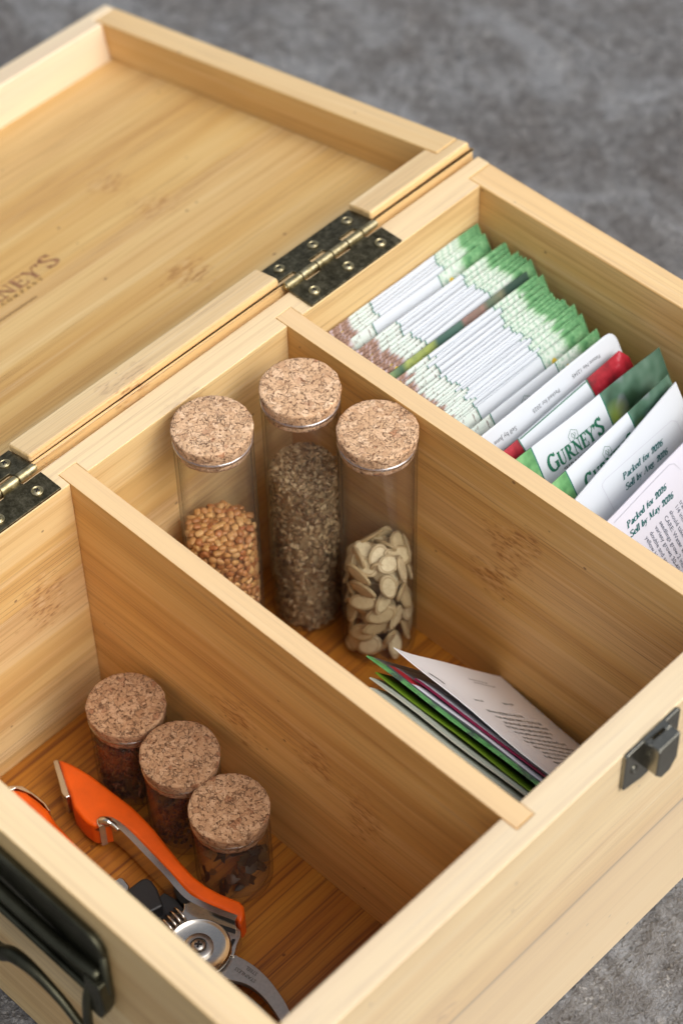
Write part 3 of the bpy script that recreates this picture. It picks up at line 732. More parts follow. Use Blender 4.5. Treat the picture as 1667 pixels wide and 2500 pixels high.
def fenugreek():
    rnd = random.Random(11); cx, cy = .0298, .1548; R0 = .0118; zt = -.051
    cols = [srgb(150, 92, 46), srgb(188, 136, 78), srgb(204, 158, 98), srgb(166, 98, 52), srgb(214, 172, 114)]
    ms = seedmat('golden_seed', cols, .42)
    protos = []
    for k in range(5):
        bm = bmesh.new(); r = bmesh.ops.create_icosphere(bm, subdivisions=2, radius=1)
        a, b, c = rnd.uniform(.00150, .0019), rnd.uniform(.00108, .00130), rnd.uniform(.00080, .00098)
        for v in r['verts']:
            x, y, z = v.co; f = lambda t, e: math.copysign(abs(t) ** e, t)
            v.co = (f(x, .58) * a, f(y, .60) * b * (1 + .18 * x), f(z, .8) * c * (1 - .25 * math.exp(-((x - .2) / .25) ** 2) * (y > 0)))
        me = bpy.data.meshes.new('golden_seed'); bm.to_mesh(me); bm.free(); me.materials.append(ms)
        me.polygons.foreach_set('use_smooth', [True] * len(me.polygons)); protos.append(me)
    P = surf_points(cx, cy, R0, ZF + .003, zt, .00230, rnd, .0018, 14000)
    P += [(p * 1.0, n) for p, n in surf_points(cx, cy, R0 * .86, zt - .004, zt - .0012, .0017, rnd, .0015, 3000)]
    scored = []
    for p, n in P:
        vd = (CAMP - p).normalized(); t = (Y1 + TD - p.y) / vd.y if vd.y < 0 else 1e9
        zc = p.z + vd.z * t
        vis = n.dot(vd) > -.05 and zc > -.004
        scored.append((vis, p.z, p, n))
    scored.sort(key=lambda s: (-s[0], -s[1]))
    bmr = bmesh.new(); filler(bmr, cx, cy, R0 * .9, ZF + .002, zt - .0008, .0015)
    for i, (vis, _, p, n) in enumerate(scored):
        M_ = orient(n, rnd, .35)
        if i < 290 and vis:
            o = bpy.data.objects.new('golden_seed', protos[i % 5]); C.objects.link(o)
            m = M_.to_4x4(); m.translation = p; o.matrix_world = m
            tag(o, 'small golden brown seed in the heap of the tall tube by the divider', 'seed', 'golden brown seeds heaped in the tall tube')
        else:
            ico(bmr, p, (.0013, .0009, .0007), M_, 1)
    cm = massmat('golden_seed_mass', cols, 600, .45)
    o = mk('golden_seeds', bmr, cm, smooth=True)
    tag(o, 'golden brown seeds filling the lower part of the tall tube by the divider', 'seeds', kind='stuff')
fenugreek()

def flax():
    rnd = random.Random(12); cx, cy = .0385, .1886; R0 = .0118; zt = -.0395
    bm = bmesh.new(); filler(bm, cx, cy, R0 * .92, ZF + .002, zt - .0008, .003)
    def flake(p, M_, a, b):
        n = 6; ring = [M_ @ Vector((a * math.cos(2 * PI * i / n), b * math.sin(2 * PI * i / n), 0)) for i in range(n)]
        c1 = bm.verts.new(p + M_ @ Vector((0, 0, a * .28))); vs = [bm.verts.new(p + q) for q in ring]
        for i in range(n): bm.faces.new((c1, vs[i], vs[(i + 1) % n]))
    for _ in range(3600):
        a = rnd.uniform(0, 2 * PI)
        if rnd.random() < .78:
            nrm = Vector((math.cos(a), math.sin(a), 0)); r = R0 + rnd.uniform(-.0005, .0006); p = Vector((cx + r * nrm.x, cy + r * nrm.y, rnd.uniform(ZF + .002, zt)))
            if nrm.dot(CAMP - p) < -.1: continue
        else:
            r = R0 * math.sqrt(rnd.random()); nrm = Vector((0, 0, 1)); p = Vector((cx + r * math.cos(a), cy + r * math.sin(a), zt + .0035 * (1 - (r / R0) ** 2) + rnd.uniform(-.0006, .0006)))
        flake(p, orient(nrm, rnd, .8), rnd.uniform(.0011, .0017), rnd.uniform(.00055, .00095))
    m = massmat('grey_brown_seed_mass', [srgb(104, 76, 48), srgb(140, 110, 76), srgb(172, 146, 108), srgb(200, 176, 138)], 900, .55)
    tag(mk('fine_seeds', bm, m), 'fine grey-brown flat seeds nearly filling the tallest standing glass tube', 'seeds', kind='stuff')
flax()

def pumpkin():
    rnd = random.Random(23); cx, cy = .0690, .1953; R0 = .0112; zt = -.0705
    N = NT('pumpkin_seed_shell'); oi = N.n('ShaderNodeObjectInfo').outputs['Random']
    co = N.obj(); sx = N.n('ShaderNodeSeparateXYZ'); N.link(co, sx.inputs[0])
    e = N.vmath('LENGTH', N.vmath('MULTIPLY', co, (1 / .0057, 1 / .0036, 0)), out=1)
    c = N.ramp(oi, [(0, srgb(196, 176, 134)), (.5, srgb(214, 198, 158)), (1, srgb(226, 214, 180))])
    c = N.mix(N.ramp(e, [(.72, 0.0), (.81, .9), (.88, 0.1), (1.0, .6)]), c, srgb(140, 108, 64))
    f = N.noise(co, 900, 3); c = N.mix(N.ramp(f, [(.4, .25), (.6, 0)]), c, srgb(176, 150, 108))
    N.bsdf(c, .55)
    bm = bmesh.new(); na, nr = 28, 7
    L_, Wd, Th = .0058, .0037, .00080
    top, bot = [], []
    for s in (1, -1):
        rings = []
        for j in range(nr + 1):
            r = j / nr
            prof = .75 + .25 * (1 - r ** 2) if r < .80 else (.62 + .32 * math.exp(-((r - .90) / .06) ** 2)) * (1 if r < .98 else .45)
            ring = []
            for i in range(na):
                t = 2 * PI * i / na; x = math.cos(t) * L_ * r; y = math.sin(t) * Wd * r
                y *= 1 - .28 * max(0, math.cos(t)) ** 2
                if r == 0: ring = [bm.verts.new((0, 0, s * Th * prof))]; break
                ring.append(bm.verts.new((x, y, s * Th * prof)))
            rings.append(ring)
        for A, B in zip(rings[:-1], rings[1:]):
            for i in range(na):
                k = (i + 1) % na
                if len(A) == 1: bm.faces.new((A[0], B[i], B[k]))
                else: bm.faces.new((A[i], A[k], B[k], B[i]))
        (top if s > 0 else bot).extend(rings[-1])
    for i in range(na): bm.faces.new((top[i], top[(i + 1) % na], bot[(i + 1) % na], bot[i]))
    bmesh.ops.recalc_face_normals(bm, faces=bm.faces)
    me = bpy.data.meshes.new('pumpkin_seed'); bm.to_mesh(me); bm.free(); me.materials.append(N.m)
    me.polygons.foreach_set('use_smooth', [True] * len(me.polygons))
    pts = []
    for layer_r, dm, tr in ((R0 * .95, .0067, 5000), (R0 * .68, .0062, 2500), (R0 * .35, .0050, 1500)):
        for _ in range(tr):
            a = rnd.uniform(0, 2 * PI); r = layer_r + rnd.uniform(-.0004, .0004)
            z = rnd.uniform(ZF + .0045, zt + (.0045 if layer_r < R0 * .9 else .001)); nrm = Vector((math.cos(a), math.sin(a), rnd.uniform(-.1, .5))).normalized()
            p = Vector((cx + r * math.cos(a), cy + r * math.sin(a), z))
            if nrm.dot((CAMP - p).normalized()) < -.55: continue
            if all((p - q[0]).length > dm for q in pts): pts.append((p, nrm))
    for _ in range(900):
        a = rnd.uniform(0, 2 * PI); r = R0 * .75 * math.sqrt(rnd.random())
        p = Vector((cx + r * math.cos(a), cy + r * math.sin(a), zt + .0015 + rnd.uniform(-.003, .003)))
        nrm = Vector((rnd.uniform(.0, .9), rnd.uniform(-.9, .2), rnd.uniform(.3, 1))).normalized()
        if all((p - q[0]).length > .0042 for q in pts): pts.append((p, nrm))
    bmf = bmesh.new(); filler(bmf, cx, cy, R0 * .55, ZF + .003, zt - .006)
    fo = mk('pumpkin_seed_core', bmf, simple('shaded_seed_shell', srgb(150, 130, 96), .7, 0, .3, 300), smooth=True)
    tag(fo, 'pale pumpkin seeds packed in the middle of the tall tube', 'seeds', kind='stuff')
    for p, n in pts:
        wob = .42
        M_ = orient(n, rnd, wob)
        o = bpy.data.objects.new('pumpkin_seed', me); C.objects.link(o)
        m = M_.to_4x4() @ Matrix.Diagonal((rnd.uniform(.86, 1.1), rnd.uniform(.86, 1.12), 1, 1)); 
        # keep the seed inside the glass
        ext = max(((M_ @ Vector((sx_ * L_, 0, 0))) + (p - Vector((cx, cy, p.z)))).to_2d().length for sx_ in (-1, 1))
        if ext > .0129: 
            d2 = (p - Vector((cx, cy, p.z))); p = p - d2.normalized() * (ext - .0129)
        m.translation = p; o.matrix_world = m
        tag(o, 'large flat cream pumpkin seed inside the tall glass tube', 'pumpkin seed', 'pumpkin seeds in the tall glass tube')
pumpkin()

def jar_fill():
    rnd = random.Random(31)
    # dried blossoms
    cx, cy, R0, zt = .0485, .0889, .0118, -.0895
    bm = bmesh.new(); filler(bm, cx, cy, R0 * .86, ZF + .002, zt - .002)
    for _ in range(1500):
        a = rnd.uniform(0, 2 * PI)
        if rnd.random() < .6: r = R0 + rnd.uniform(-.001, .0006); z = rnd.uniform(ZF + .002, zt)
        else: r = R0 * math.sqrt(rnd.random()); z = zt + rnd.uniform(-.001, .0015)
        p = Vector((cx + r * math.cos(a), cy + r * math.sin(a), z))
        M_ = Euler((rnd.uniform(0, 6), rnd.uniform(0, 6), rnd.uniform(0, 6))).to_matrix(); n = 4
        L_ = rnd.uniform(.0010, .0024); wd = rnd.uniform(.00022, .0006); bend = rnd.uniform(-.5, .5)
        prev = None
        for k in range(n + 1):
            t = (k / n - .5) * 2; w_ = wd * (1 - t * t * .8)
            q = [bm.verts.new(p + M_ @ Vector((t * L_, s * w_, bend * t * t * L_))) for s in (-1, 1)]
            if prev: bm.faces.new((prev[0], prev[1], q[1], q[0]))
            prev = q
    m = massmat('dried_blossom', [srgb(52, 22, 8), srgb(90, 40, 14), srgb(130, 66, 24), srgb(78, 50, 24), srgb(150, 98, 44)], 700, .7)
    tag(mk('dried_blossoms', bm, m), 'shredded dried reddish blossoms in the short jar by the back wall', 'dried flowers', kind='stuff')
    # a few small dark seeds at the bottom of the middle jar
    cx, cy = .0775, .0875; bm = bmesh.new()
    for _ in range(220):
        a = rnd.uniform(0, 2 * PI); r = .0115 * math.sqrt(rnd.random()); z = ZF + .0030 + rnd.uniform(0, .008)
        ico(bm, (cx + r * math.cos(a), cy + r * math.sin(a), z), (.0009, .0006, .0006), Euler((rnd.uniform(0, 6),) * 3).to_matrix(), 1)
    tag(mk('fine_dark_seeds', bm, massmat('dark_seed_mass', [srgb(60, 30, 14), srgb(96, 50, 24), srgb(128, 74, 36)], 900, .5), smooth=True), 'thin layer of fine dark seeds in the middle short jar', 'seeds', kind='stuff')
    # dried leaves
    cx, cy, R0 = .1042, .0850, .0112; bm = bmesh.new()
    for _ in range(70):
        a = rnd.uniform(0, 2 * PI); r = R0 * math.sqrt(rnd.uniform(.15, 1)); z = rnd.uniform(ZF + .003, -.0955)
        p = Vector((cx + r * math.cos(a), cy + r * math.sin(a), z)); M_ = Euler((rnd.uniform(0, 6), rnd.uniform(0, 6), rnd.uniform(0, 6))).to_matrix()
        L_ = rnd.uniform(.0022, .0042); wd = L_ * rnd.uniform(.4, .75); prev = None; bend = rnd.uniform(-.5, .5); curl = rnd.uniform(-.5, .5)
        for k in range(9):
            t = (k / 8 - .5) * 2; w_ = wd * (1 - abs(t) ** 1.8) * (1 + rnd.uniform(-.25, .25)) + .00005
            q = [bm.verts.new(p + M_ @ Vector((t * L_, s * w_, bend * t * t * L_ + curl * abs(s) * w_))) for s in (-1, 0, 1)]
            if prev:
                bm.faces.new((prev[0], prev[1], q[1], q[0])); bm.faces.new((prev[1], prev[2], q[2], q[1]))
            prev = q
    for v in bm.verts:
        d2 = Vector((v.co.x - cx, v.co.y - cy))
        if d2.length > .0124: d2 *= .0124 / d2.length; v.co.x, v.co.y = cx + d2.x, cy + d2.y
        v.co.z = max(v.co.z, ZF + .0022)
    tag(mk('dried_leaves', bm, massmat('dried_leaf', [srgb(34, 18, 10), srgb(58, 30, 14), srgb(100, 66, 32), srgb(44, 28, 15), srgb(130, 96, 50)], 500, .55), smooth=True), 'curled dark dried leaves in the short jar farthest from the hinges', 'dried leaves', kind='stuff')
jar_fill()

# ------------------------------------------------------------------ seed packets
def paper_bsdf(N, col, rough=.45):
    f = N.noise(N.obj(), 60, 2)
    N.bsdf(col, rough, bump=N.bump(f, .12, .001))
    return N.m
def uvxy(N):
    u = N.n('ShaderNodeUVMap'); u.uv_map = 'UVMap'; s = N.n('ShaderNodeSeparateXYZ'); N.link(u.outputs[0], s.inputs[0]); return u.outputs[0], s.outputs[0], s.outputs[1]
WHITE = (.60, .64, .685)
def packet_mat(name, left, right, u0, u1, slope=0.0, rowpics=True):
    """white panel between u0 and u1, photographs either side, thin dark green rules between"""
    N = NT(name); uv, u, v = uvxy(N); rnd = N.n('ShaderNodeObjectInfo').outputs['Random']
    um = N.math('ADD', u, N.math('MULTIPLY', v, slope))
    sh = N.vmath('ADD', N.vmath('MULTIPLY', uv, (1, 1, 1)), (0, 0, 0))
    lf, rt = left(N, um, v, sh, rnd), right(N, um, v, sh, rnd)
    isr = N.math('GREATER_THAN', um, u1); isl = N.math('LESS_THAN', um, u0)
    c = N.mix(isl, WHITE, lf); c = N.mix(isr, c, rt)
    for b in (u0, u1):
        ln = N.math('LESS_THAN', N.math('ABSOLUTE', N.math('SUBTRACT', um, b)), .00028)
        c = N.mix(ln, c, srgb(34, 110, 92))
    N.m['u'] = 1
    return paper_bsdf(N, c)
def pic_garden_left(N, u, v, p, r):
    pr = N.vmath('ADD', p, N.vmath('MULTIPLY', (1, 1, 1), (0, 0, 0)))
    n1 = N.noise(p, 420, 3, .6); n2 = N.noise(p, 160, 2)
    mint = N.ramp(n2, [(.35, srgb(200, 214, 206)), (.6, srgb(212, 220, 214)), (.75, srgb(184, 198, 172))])
    brown = N.ramp(n1, [(.32, srgb(92, 70, 58)), (.5, srgb(150, 118, 100)), (.62, srgb(196, 182, 190)), (.75, srgb(128, 100, 84))])
    edge = N.math('ADD', N.math('MULTIPLY', n2, .016), -.0005)
    c = N.mix(N.ramp(N.math('SUBTRACT', N.math('ADD', .0085, edge), u), [(0.0, 0), (.0008, 1)]), mint, brown)
    tw = N.ramp(N.noise(N.vmath('MULTIPLY', p, (900, 260, 1)), 1, 2, .6), [(.36, .85), (.44, 0)])
    c = N.mix(N.math('MULTIPLY', tw, N.math('GREATER_THAN', u, .012)), c, srgb(120, 104, 96))
    y = N.math('LESS_THAN', N.vmath('LENGTH', N.vmath('MULTIPLY', N.vmath('SUBTRACT', p, (.0085, .0045, 0)), (1, .55, 0)), out=1), .0017)
    return N.mix(y, c, srgb(246, 214, 60))
def pic_garden_right(N, u, v, p, r):
    n1 = N.noise(p, 260, 4, .65); n2 = N.noise(p, 700, 2)
    g = N.ramp(n1, [(.30, srgb(70, 124, 80)), (.45, srgb(104, 158, 108)), (.60, srgb(136, 184, 134)), (.75, srgb(170, 206, 160))])
    g = N.mix(N.ramp(n2, [(.58, 0), (.66, .5)]), g, srgb(40, 104, 66))
    pale = N.ramp(n2, [(.38, srgb(160, 190, 170)), (.5, srgb(204, 216, 204)), (.7, srgb(214, 222, 214))])
    e = N.math('ADD', .0665, N.math('MULTIPLY', n1, .006))
    c = N.mix(N.ramp(N.math('SUBTRACT', u, e), [(0, 0), (.0009, 1)]), pale, g)
    y = N.math('LESS_THAN', N.vmath('LENGTH', N.vmath('MULTIPLY', N.vmath('SUBTRACT', p, (.0645, .006, 0)), (1, .6, 0)), out=1), .0014)
    return N.mix(y, c, srgb(240, 204, 60))
def pic_green(N, u, v, p, r):
    n1 = N.noise(p, 130, 3, .5)
    return N.ramp(n1, [(.30, srgb(64, 118, 70)), (.5, srgb(102, 158, 100)), (.7, srgb(134, 184, 126))])
def pic_flower(N, u, v, p, r):
    n1 = N.noise(N.vmath('ADD', p, (.3, .2, 0)), 75, 2, .5); n2 = N.noise(p, 55, 2, .4)
    c = N.ramp(n1, [(.36, srgb(30, 58, 38)), (.5, srgb(66, 98, 80)), (.62, srgb(92, 120, 104))])
    c = N.mix(N.ramp(n2, [(.56, 0), (.70, .8)]), c, srgb(170, 160, 184))
    w_ = N.ramp(N.vmath('LENGTH', N.vmath('MULTIPLY', N.vmath('SUBTRACT', p, (.058, .012, 0)), (1, 1, 0)), out=1), [(0, .9), (.006, 0)])
    return N.mix(w_, c, srgb(150, 168, 56))
def pic_red(N, u, v, p, r):
    n1 = N.noise(p, 110, 3, .6)
    return N.ramp(n1, [(.34, srgb(92, 6, 20)), (.5, srgb(150, 12, 32)), (.62, srgb(172, 34, 50)), (.74, srgb(206, 130, 138))])
M_PSTACK = packet_mat('garden_packet_print', pic_garden_left, pic_garden_right, .0245, .0595)
M_PLOGO = packet_mat('photo_packet_print', pic_green, pic_flower, .0188, .0552)
def white_mat(name, col=WHITE):
    N = NT(name); return paper_bsdf(N, col, .42)
M_WHITE = white_mat('white_packet_paper')
M_WHITE2 = white_mat('lilac_white_packet_paper', (.62, .62, .70))
M_WHITE3 = white_mat('bright_white_paper', (.86, .87, .90))
def dark_packet():
    N = NT('dark_photo_packet_print'); uv, u, v = uvxy(N)
    c = N.ramp(N.math('DIVIDE', u, .083), [(0, srgb(120, 160, 110)), (.10, srgb(150, 172, 110)), (.22, srgb(70, 100, 80)), (.26, srgb(158, 170, 92)), (.42, srgb(140, 152, 80)), (.45, srgb(60, 92, 84)),
        (.60, srgb(74, 104, 92)), (.62, srgb(140, 108, 100)), (.74, srgb(150, 116, 106)), (.78, srgb(90, 108, 90)), (.86, srgb(120, 120, 96)), (.90, srgb(44, 66, 60)), (1, srgb(52, 76, 66))])
    n = N.noise(uv, 260, 3); c = N.mix(N.ramp(n, [(.4, .35), (.6, 0)]), c, srgb(60, 84, 70))
    return paper_bsdf(N, c)
M_PDARK = dark_packet()

PACK_G = 'seed packets filed upright in the right compartment'
def packet(name, O, U, V, w_, h, mat, th=.0008, bulge=.0008, seed=0, top_curl=0.0, nx=12, ny=12, corner=0.0, parent=None):
    """O top-left corner, U along the top edge, V down the face; visible face looks along -(U x V) or +, whichever faces up"""
    O, U, V = Vector(O), Vector(U).normalized(), Vector(V).normalized(); Nn = U.cross(V)
    if Nn.z < 0: Nn = -Nn
    rnd = random.Random(seed); ph = rnd.uniform(0, 6); ph2 = rnd.uniform(0, 6)
    bm = bmesh.new(); uvl = bm.loops.layers.uv.new('UVMap'); F_, B_ = {}, {}; cd = {}
    for i in range(nx + 1):
        for j in range(ny + 1):
            u, v = w_ * i / nx, h * (j / ny) ** 1.3
            s = math.sin(PI * i / nx) * bulge * min(1, v / .03) + .00025 * math.sin(u * 130 + ph) * math.sin(v * 90 + ph2) + top_curl * max(0, 1 - v / .02) ** 2
            uu = u
            if corner and v < corner:
                k = corner - math.sqrt(max(0, corner ** 2 - (corner - v) ** 2))
                uu = min(max(u, k), w_ - k)
            p = U * uu + V * v + Nn * s
            ed = 0 if 0 < i < nx and 0 < j < ny else 1
            F_[i, j] = bm.verts.new(p + Nn * (th / 2 * (.35 if ed else 1))); B_[i, j] = bm.verts.new(p - Nn * (th / 2 * (.35 if ed else 1)))
            cd[F_[i, j]] = (uu, v); cd[B_[i, j]] = (uu, v)
    for i in range(nx):
        for j in range(ny):
            bm.faces.new((F_[i, j], F_[i + 1, j], F_[i + 1, j + 1], F_[i, j + 1])); bm.faces.new((B_[i, j], B_[i, j + 1], B_[i + 1, j + 1], B_[i + 1, j]))
    for i in range(nx):
        for j in (0, ny): bm.faces.new((F_[i, j], B_[i, j], B_[i + 1, j], F_[i + 1, j]))
    for j in range(ny):
        for i in (0, nx): bm.faces.new((F_[i, j], F_[i, j + 1], B_[i, j + 1], B_[i, j]))
    for f in bm.faces:
        for l in f.loops: l[uvl].uv = cd[l.vert]
    o = mk(name, bm, mat, parent, smooth=True, auto=50); o.location = O
    def at(u, v, d=.0):
        s = math.sin(PI * min(max(u / w_, 0), 1)) * bulge * min(1, max(v, 0) / .03) + .00025 * math.sin(u * 130 + ph) * math.sin(v * 90 + ph2) + top_curl * max(0, 1 - v / .02) ** 2
        return U * u + V * v + Nn * (s + th / 2 + .00012 + d)
    return o, at
def ink(parent, at, polys, mat, name, p0, p1=None, size=1.0, up=-1, d=0.0):
    """p0,p1: (u,v) baseline start / end; up=-1: tops towards smaller v (for a left to right line)"""
    bm = bmesh.new(); ang = math.atan2(p1[1] - p0[1], p1[0] - p0[0]) if p1 else 0
    ca, sa = math.cos(ang), math.sin(ang)
    put_quads(bm, polys, lambda a, b: at(p0[0] + (a * ca + b * sa) * size, p0[1] + (a * sa - b * ca) * size, d))
    return mk(name, bm, mat, parent)
def stroke(parent, at, pts, wd, mat, name='printed_line'):
    bm = bmesh.new()
    for (a, b), (c, d) in zip(pts[:-1], pts[1:]):
        L_ = math.hypot(c - a, d - b); n = (-(d - b) / L_ * wd / 2, (c - a) / L_ * wd / 2); m = max(1, int(L_ / .004))
        for k in range(m):
            e0 = (a + (c - a) * k / m, b + (d - b) * k / m); e1 = (a + (c - a) * (k + 1) / m, b + (d - b) * (k + 1) / m)
            bm.faces.new([bm.verts.new(at(*q)) for q in ((e0[0] + n[0], e0[1] + n[1]), (e1[0] + n[0], e1[1] + n[1]), (e1[0] - n[0], e1[1] - n[1]), (e0[0] - n[0], e0[1] - n[1]))])
    return mk(name, bm, mat, parent)
def logo(o, at, du=0.0, dv=0.0):
    q, wd = serif("GURNEY'S", .13, big=(0, 7)); s = .0283 / wd
    sy = .0053
    bm = bmesh.new()
    put_quads(bm, q, lambda a, b: at(.0226 + du + a * s, .0131 + dv - b * sy))
    mk('printed_name', bm, M_GREEN, o)
    q, wd = serif("SEED & NURSERY CO.", .11); s = .0200 / wd
    bm = bmesh.new(); put_quads(bm, q, lambda a, b: at(.0282 + du + a * s, .0156 + dv - b * .0014)); mk('printed_subtitle', bm, M_DKTXT, o)
    # little greenhouse outline with a sprout
    hx, hy = .0372 + du, .0080 + dv
    stroke(o, at, [(hx - .0020, hy), (hx - .0024, hy - .0026), (hx - .0002, hy - .0044), (hx + .0021, hy - .0028), (hx + .0018, hy - .0002)], .00016, M_GREEN, 'printed_emblem')
    stroke(o, at, [(hx, hy - .0004), (hx - .0010, hy - .0020), (hx - .0004, hy - .0030), (hx + .0003, hy - .0018), (hx, hy - .0004), (hx + .0010, hy - .0022), (hx + .0006, hy - .0028)], .00016, M_GREEN, 'printed_emblem')
    stroke(o, at, [(.0295 + du, .0079 + dv), (.047 + du, .0074 + dv)], .00014, M_GREEN)

def stack():
    rnd = random.Random(7)
    marks = [(.0130, .2500), (.0146, .2490), (.0167, .2477), (.0184, .2470), (.0197, .2477), (.0210, .2424), (.0270, .2490), (.0286, .2494), (.0305, .2475), (.0328, .2460), (.0346, .2486), (.0362, .2475), (.0378, .2480), (.0393, .2484), (.0416, .2487),
             (.0435, 'dark'), (.0472, .2440), (.0493, .2459), (.0507, .2400), (.0524, .2425), (.0545, .2418), (.0573, .2390), (.0590, .2405), (.0605, .2395), (.0619, .2398), (.0635, .2410), (.0652, .2411), (.0661, .2367), (.0674, .2400), (.0687, .2414), (.0698, .2395), (.0709, .2370), (.0721, .2362), (.0730, .2385), (.0738, .2399), (.0750, .2372), (.0763, .2357), (.0775, .2362)]
    th = math.radians(30)
    n = len(marks)
    for i, (x, ym) in enumerate(marks):
        drop = .0075 * i / (n - 1); z = -.0165 - drop + rnd.uniform(-.0003, .0003)
        xx = x - .62 * drop; lab = None
        if ym == 'dark':
            yy = .2175; mat = M_PDARK
            lab = 'single dark photo seed packet standing out in the row of white packets'
        else:
            yy = ym + .80 * drop - .0245; mat = M_PSTACK
        yy = max(yy, Y2 + TD2 + .0012); wdt = .0835 if ym != 'dark' else .0865
        wdt = min(wdt, W - T - yy - .0015)
        xx = max(xx, T + .0008)
        a = th + rnd.uniform(-.012, .012)
        U = Vector((rnd.uniform(-.012, .012), 1, 0)); V = Vector((math.sin(a), 0, -math.cos(a)))
        h = min(.116, (z - ZF - .0015) / math.cos(a))
        o, at = packet('seed_packet', (xx, yy, z), U, V, wdt, h, mat, th=.00075, bulge=.0003, seed=i, nx=10, ny=8)
        tag(o, lab or 'thin white seed packet with green photo end in the packed row by the hinge', 'seed packet', PACK_G)
    # last packet of the row shows its emblem
    o, at = packet('seed_packet', (.0795, .2178, -.0225), (0.0, 1, 0), (math.sin(th), 0, -math.cos(th)), .0835, .1095, M_PSTACK, seed=91, bulge=.0006)
    tag(o, 'white seed packet showing a small greenhouse emblem just behind the upside-down flap', 'seed packet', PACK_G)
    logo(o, at, .004, -.001)
    # upside-down packet with a folded flap
    E_ = empty('seed_packet', (.0968, .2175, -.0200), 'upside-down seed packet with white flap reading Packed for 2025 and red photo ends', 'seed packet', PACK_G)
    Mr = packet_mat('red_photo_packet_print', pic_red, pic_red, .0206, .0590)
    wt = Vector((.573, .0195, -.8193))
    o, at = packet('packet_body', (0, 0, 0), (-.034, .9994, 0), wt, .0815, .1130, Mr, seed=71, bulge=.0022, th=.0012, parent=E_, corner=.003)
    o, at = packet('flap', Vector((.0876, .2175, -.0175)) - Vector((.0968, .2175, -.0200)), (-.0091, 1, 0), (.5, .0046, -.866), .0835, .0100, M_WHITE, seed=72, bulge=.0002, th=.0005, parent=E_, corner=.0045, nx=24, ny=12)
    for txt, a, b in (('Sell by June', (.0263, .0052), (.0150, .0049)), ('Packed for 2025', (.0504, .0047), (.0357, .0045)), ('Patent No 12345', (.0732, .0042), (.0581, .0040))):
        q, wd = sans(txt, 1.0); s = abs(a[0] - b[0]) / wd
        ink(o, at, q, M_GREYINK, 'printed_text', a, b, s)
    stroke(E_.children[0], lambda u, v, d=0: Vector((0, 0, 0)) + (lambda A: A)(P0at(u, v)), [(0, 0), (0, 0)], 1, M_GREEN) if False else None
    o2 = [c for c in E_.children if c.name.startswith('packet_body')][0]
    Ub, Vb = Vector((-.034, .9994, 0)).normalized(), wt.normalized(); Nb = Ub.cross(Vb); Nb = Nb if Nb.z > 0 else -Nb
    stroke(o2, lambda u, v, d=0: Ub * u + Vb * v + Nb * .0012, [(.0208, .0002), (.0590, .0002)], .0004, M_GREEN)
    # packets showing the shop name
    for O, U, V, wd, sd, lab, dd in (((.1034, .2175, -.0175), (.0175, .9998, 0), (.4999, -.0088, -.8661), .0876, 41, 'seed packet showing its whole green shop name beside a blurred flower photo', (0, 0)),
                             ((.1206, .2175, -.0175), (-.059, .9983, 0), (.4985, .0295, -.8664), .0791, 42, 'seed packet whose green shop name is half covered by the white one before it', (.0016, -.0003))):
        o, at = packet('seed_packet', O, U, V, wd, .1150, M_PLOGO, seed=sd, bulge=.0010, th=.0010)
        tag(o, lab, 'seed packet', PACK_G); logo(o, at, *dd)
    # two white backs with sell-by dates
    O1, U1, V1 = (.1320, .2175, -.0175), (-.1478, .989, 0), (.4451, .0665, -.893)
    o, at = packet('seed_packet', O1, U1, V1, .0790, .1125, M_WHITE, seed=51, bulge=.0010, th=.0014)
    tag(o, 'white seed packet back printed Packed for 2026, Sell by Aug. 2026', 'seed packet', PACK_G)
    for txt, a, b in (('Packed for 2026', (.0349, .0103), (.0600, .0138)), ('Sell by Aug. 2026', (.0342, .0143), (.0606, .0182))):
        q, wd = serif(txt, .112, shear=.24); s = math.hypot(b[0] - a[0], b[1] - a[1]) / wd
        bm = bmesh.new(); ang = math.atan2(b[1] - a[1], b[0] - a[0]); ca, sa = math.cos(ang), math.sin(ang); sy = .00235
        put_quads(bm, q, lambda x, y: at(a[0] + x * s * ca + y * sy * sa, a[1] + x * s * sa - y * sy * ca)); mk('printed_date', bm, M_TEAL, o)
    stroke(o, at, [(.0252, .0160), (.0246, .0050), (.0252, .0042), (.0273, .0038), (.0687, .0095), (.0710, .0115), (.0714, .0175)], .00022, M_FAINT)
    O3, U3, V3 = (.1456, .2175, -.0175), (-.0845, .9964, 0), (.4511, .0383, -.8917)
    o, at = packet('seed_packet', O3, U3, V3, .0830, .1125, M_WHITE2, seed=52, bulge=.0010, th=.0014)
    tag(o, 'white seed packet back printed Packed for 2026, Sell by May 2026 over growing directions', 'seed packet', PACK_G)
    for txt, a, b in (('Packed for 2026', (.0174, .0079), (.0412, .0085)), ('Sell by May 2026', (.0172, .0117), (.0428, .0132))):
        q, wd = serif(txt, .112, shear=.24); s = math.hypot(b[0] - a[0], b[1] - a[1]) / wd
        bm = bmesh.new(); ang = math.atan2(b[1] - a[1], b[0] - a[0]); ca, sa = math.cos(ang), math.sin(ang); sy = .00235
        put_quads(bm, q, lambda x, y: at(a[0] + x * s * ca + y * sy * sa, a[1] + x * s * sa - y * sy * ca)); mk('printed_date', bm, M_TEAL, o)
    stroke(o, at, [(.0131, .0020), (.0468, .0018), (.0490, .0030), (.0505, .0066)], .00022, M_FAINT)
    lines = ['from the last frost', 'transplant them 12 inches', '1/4 inch deep. Seedlings', 'should take 10-14 days', 'CARE: Water well until', 'seedlings grow 2 inches', 'variety grows 30-40 inches', 'double and semi double', 'yellow blooms all summer']
    us = [.0470, .0444, .0417, .0384, .0352, .0322, .0294, .0262, .0234]
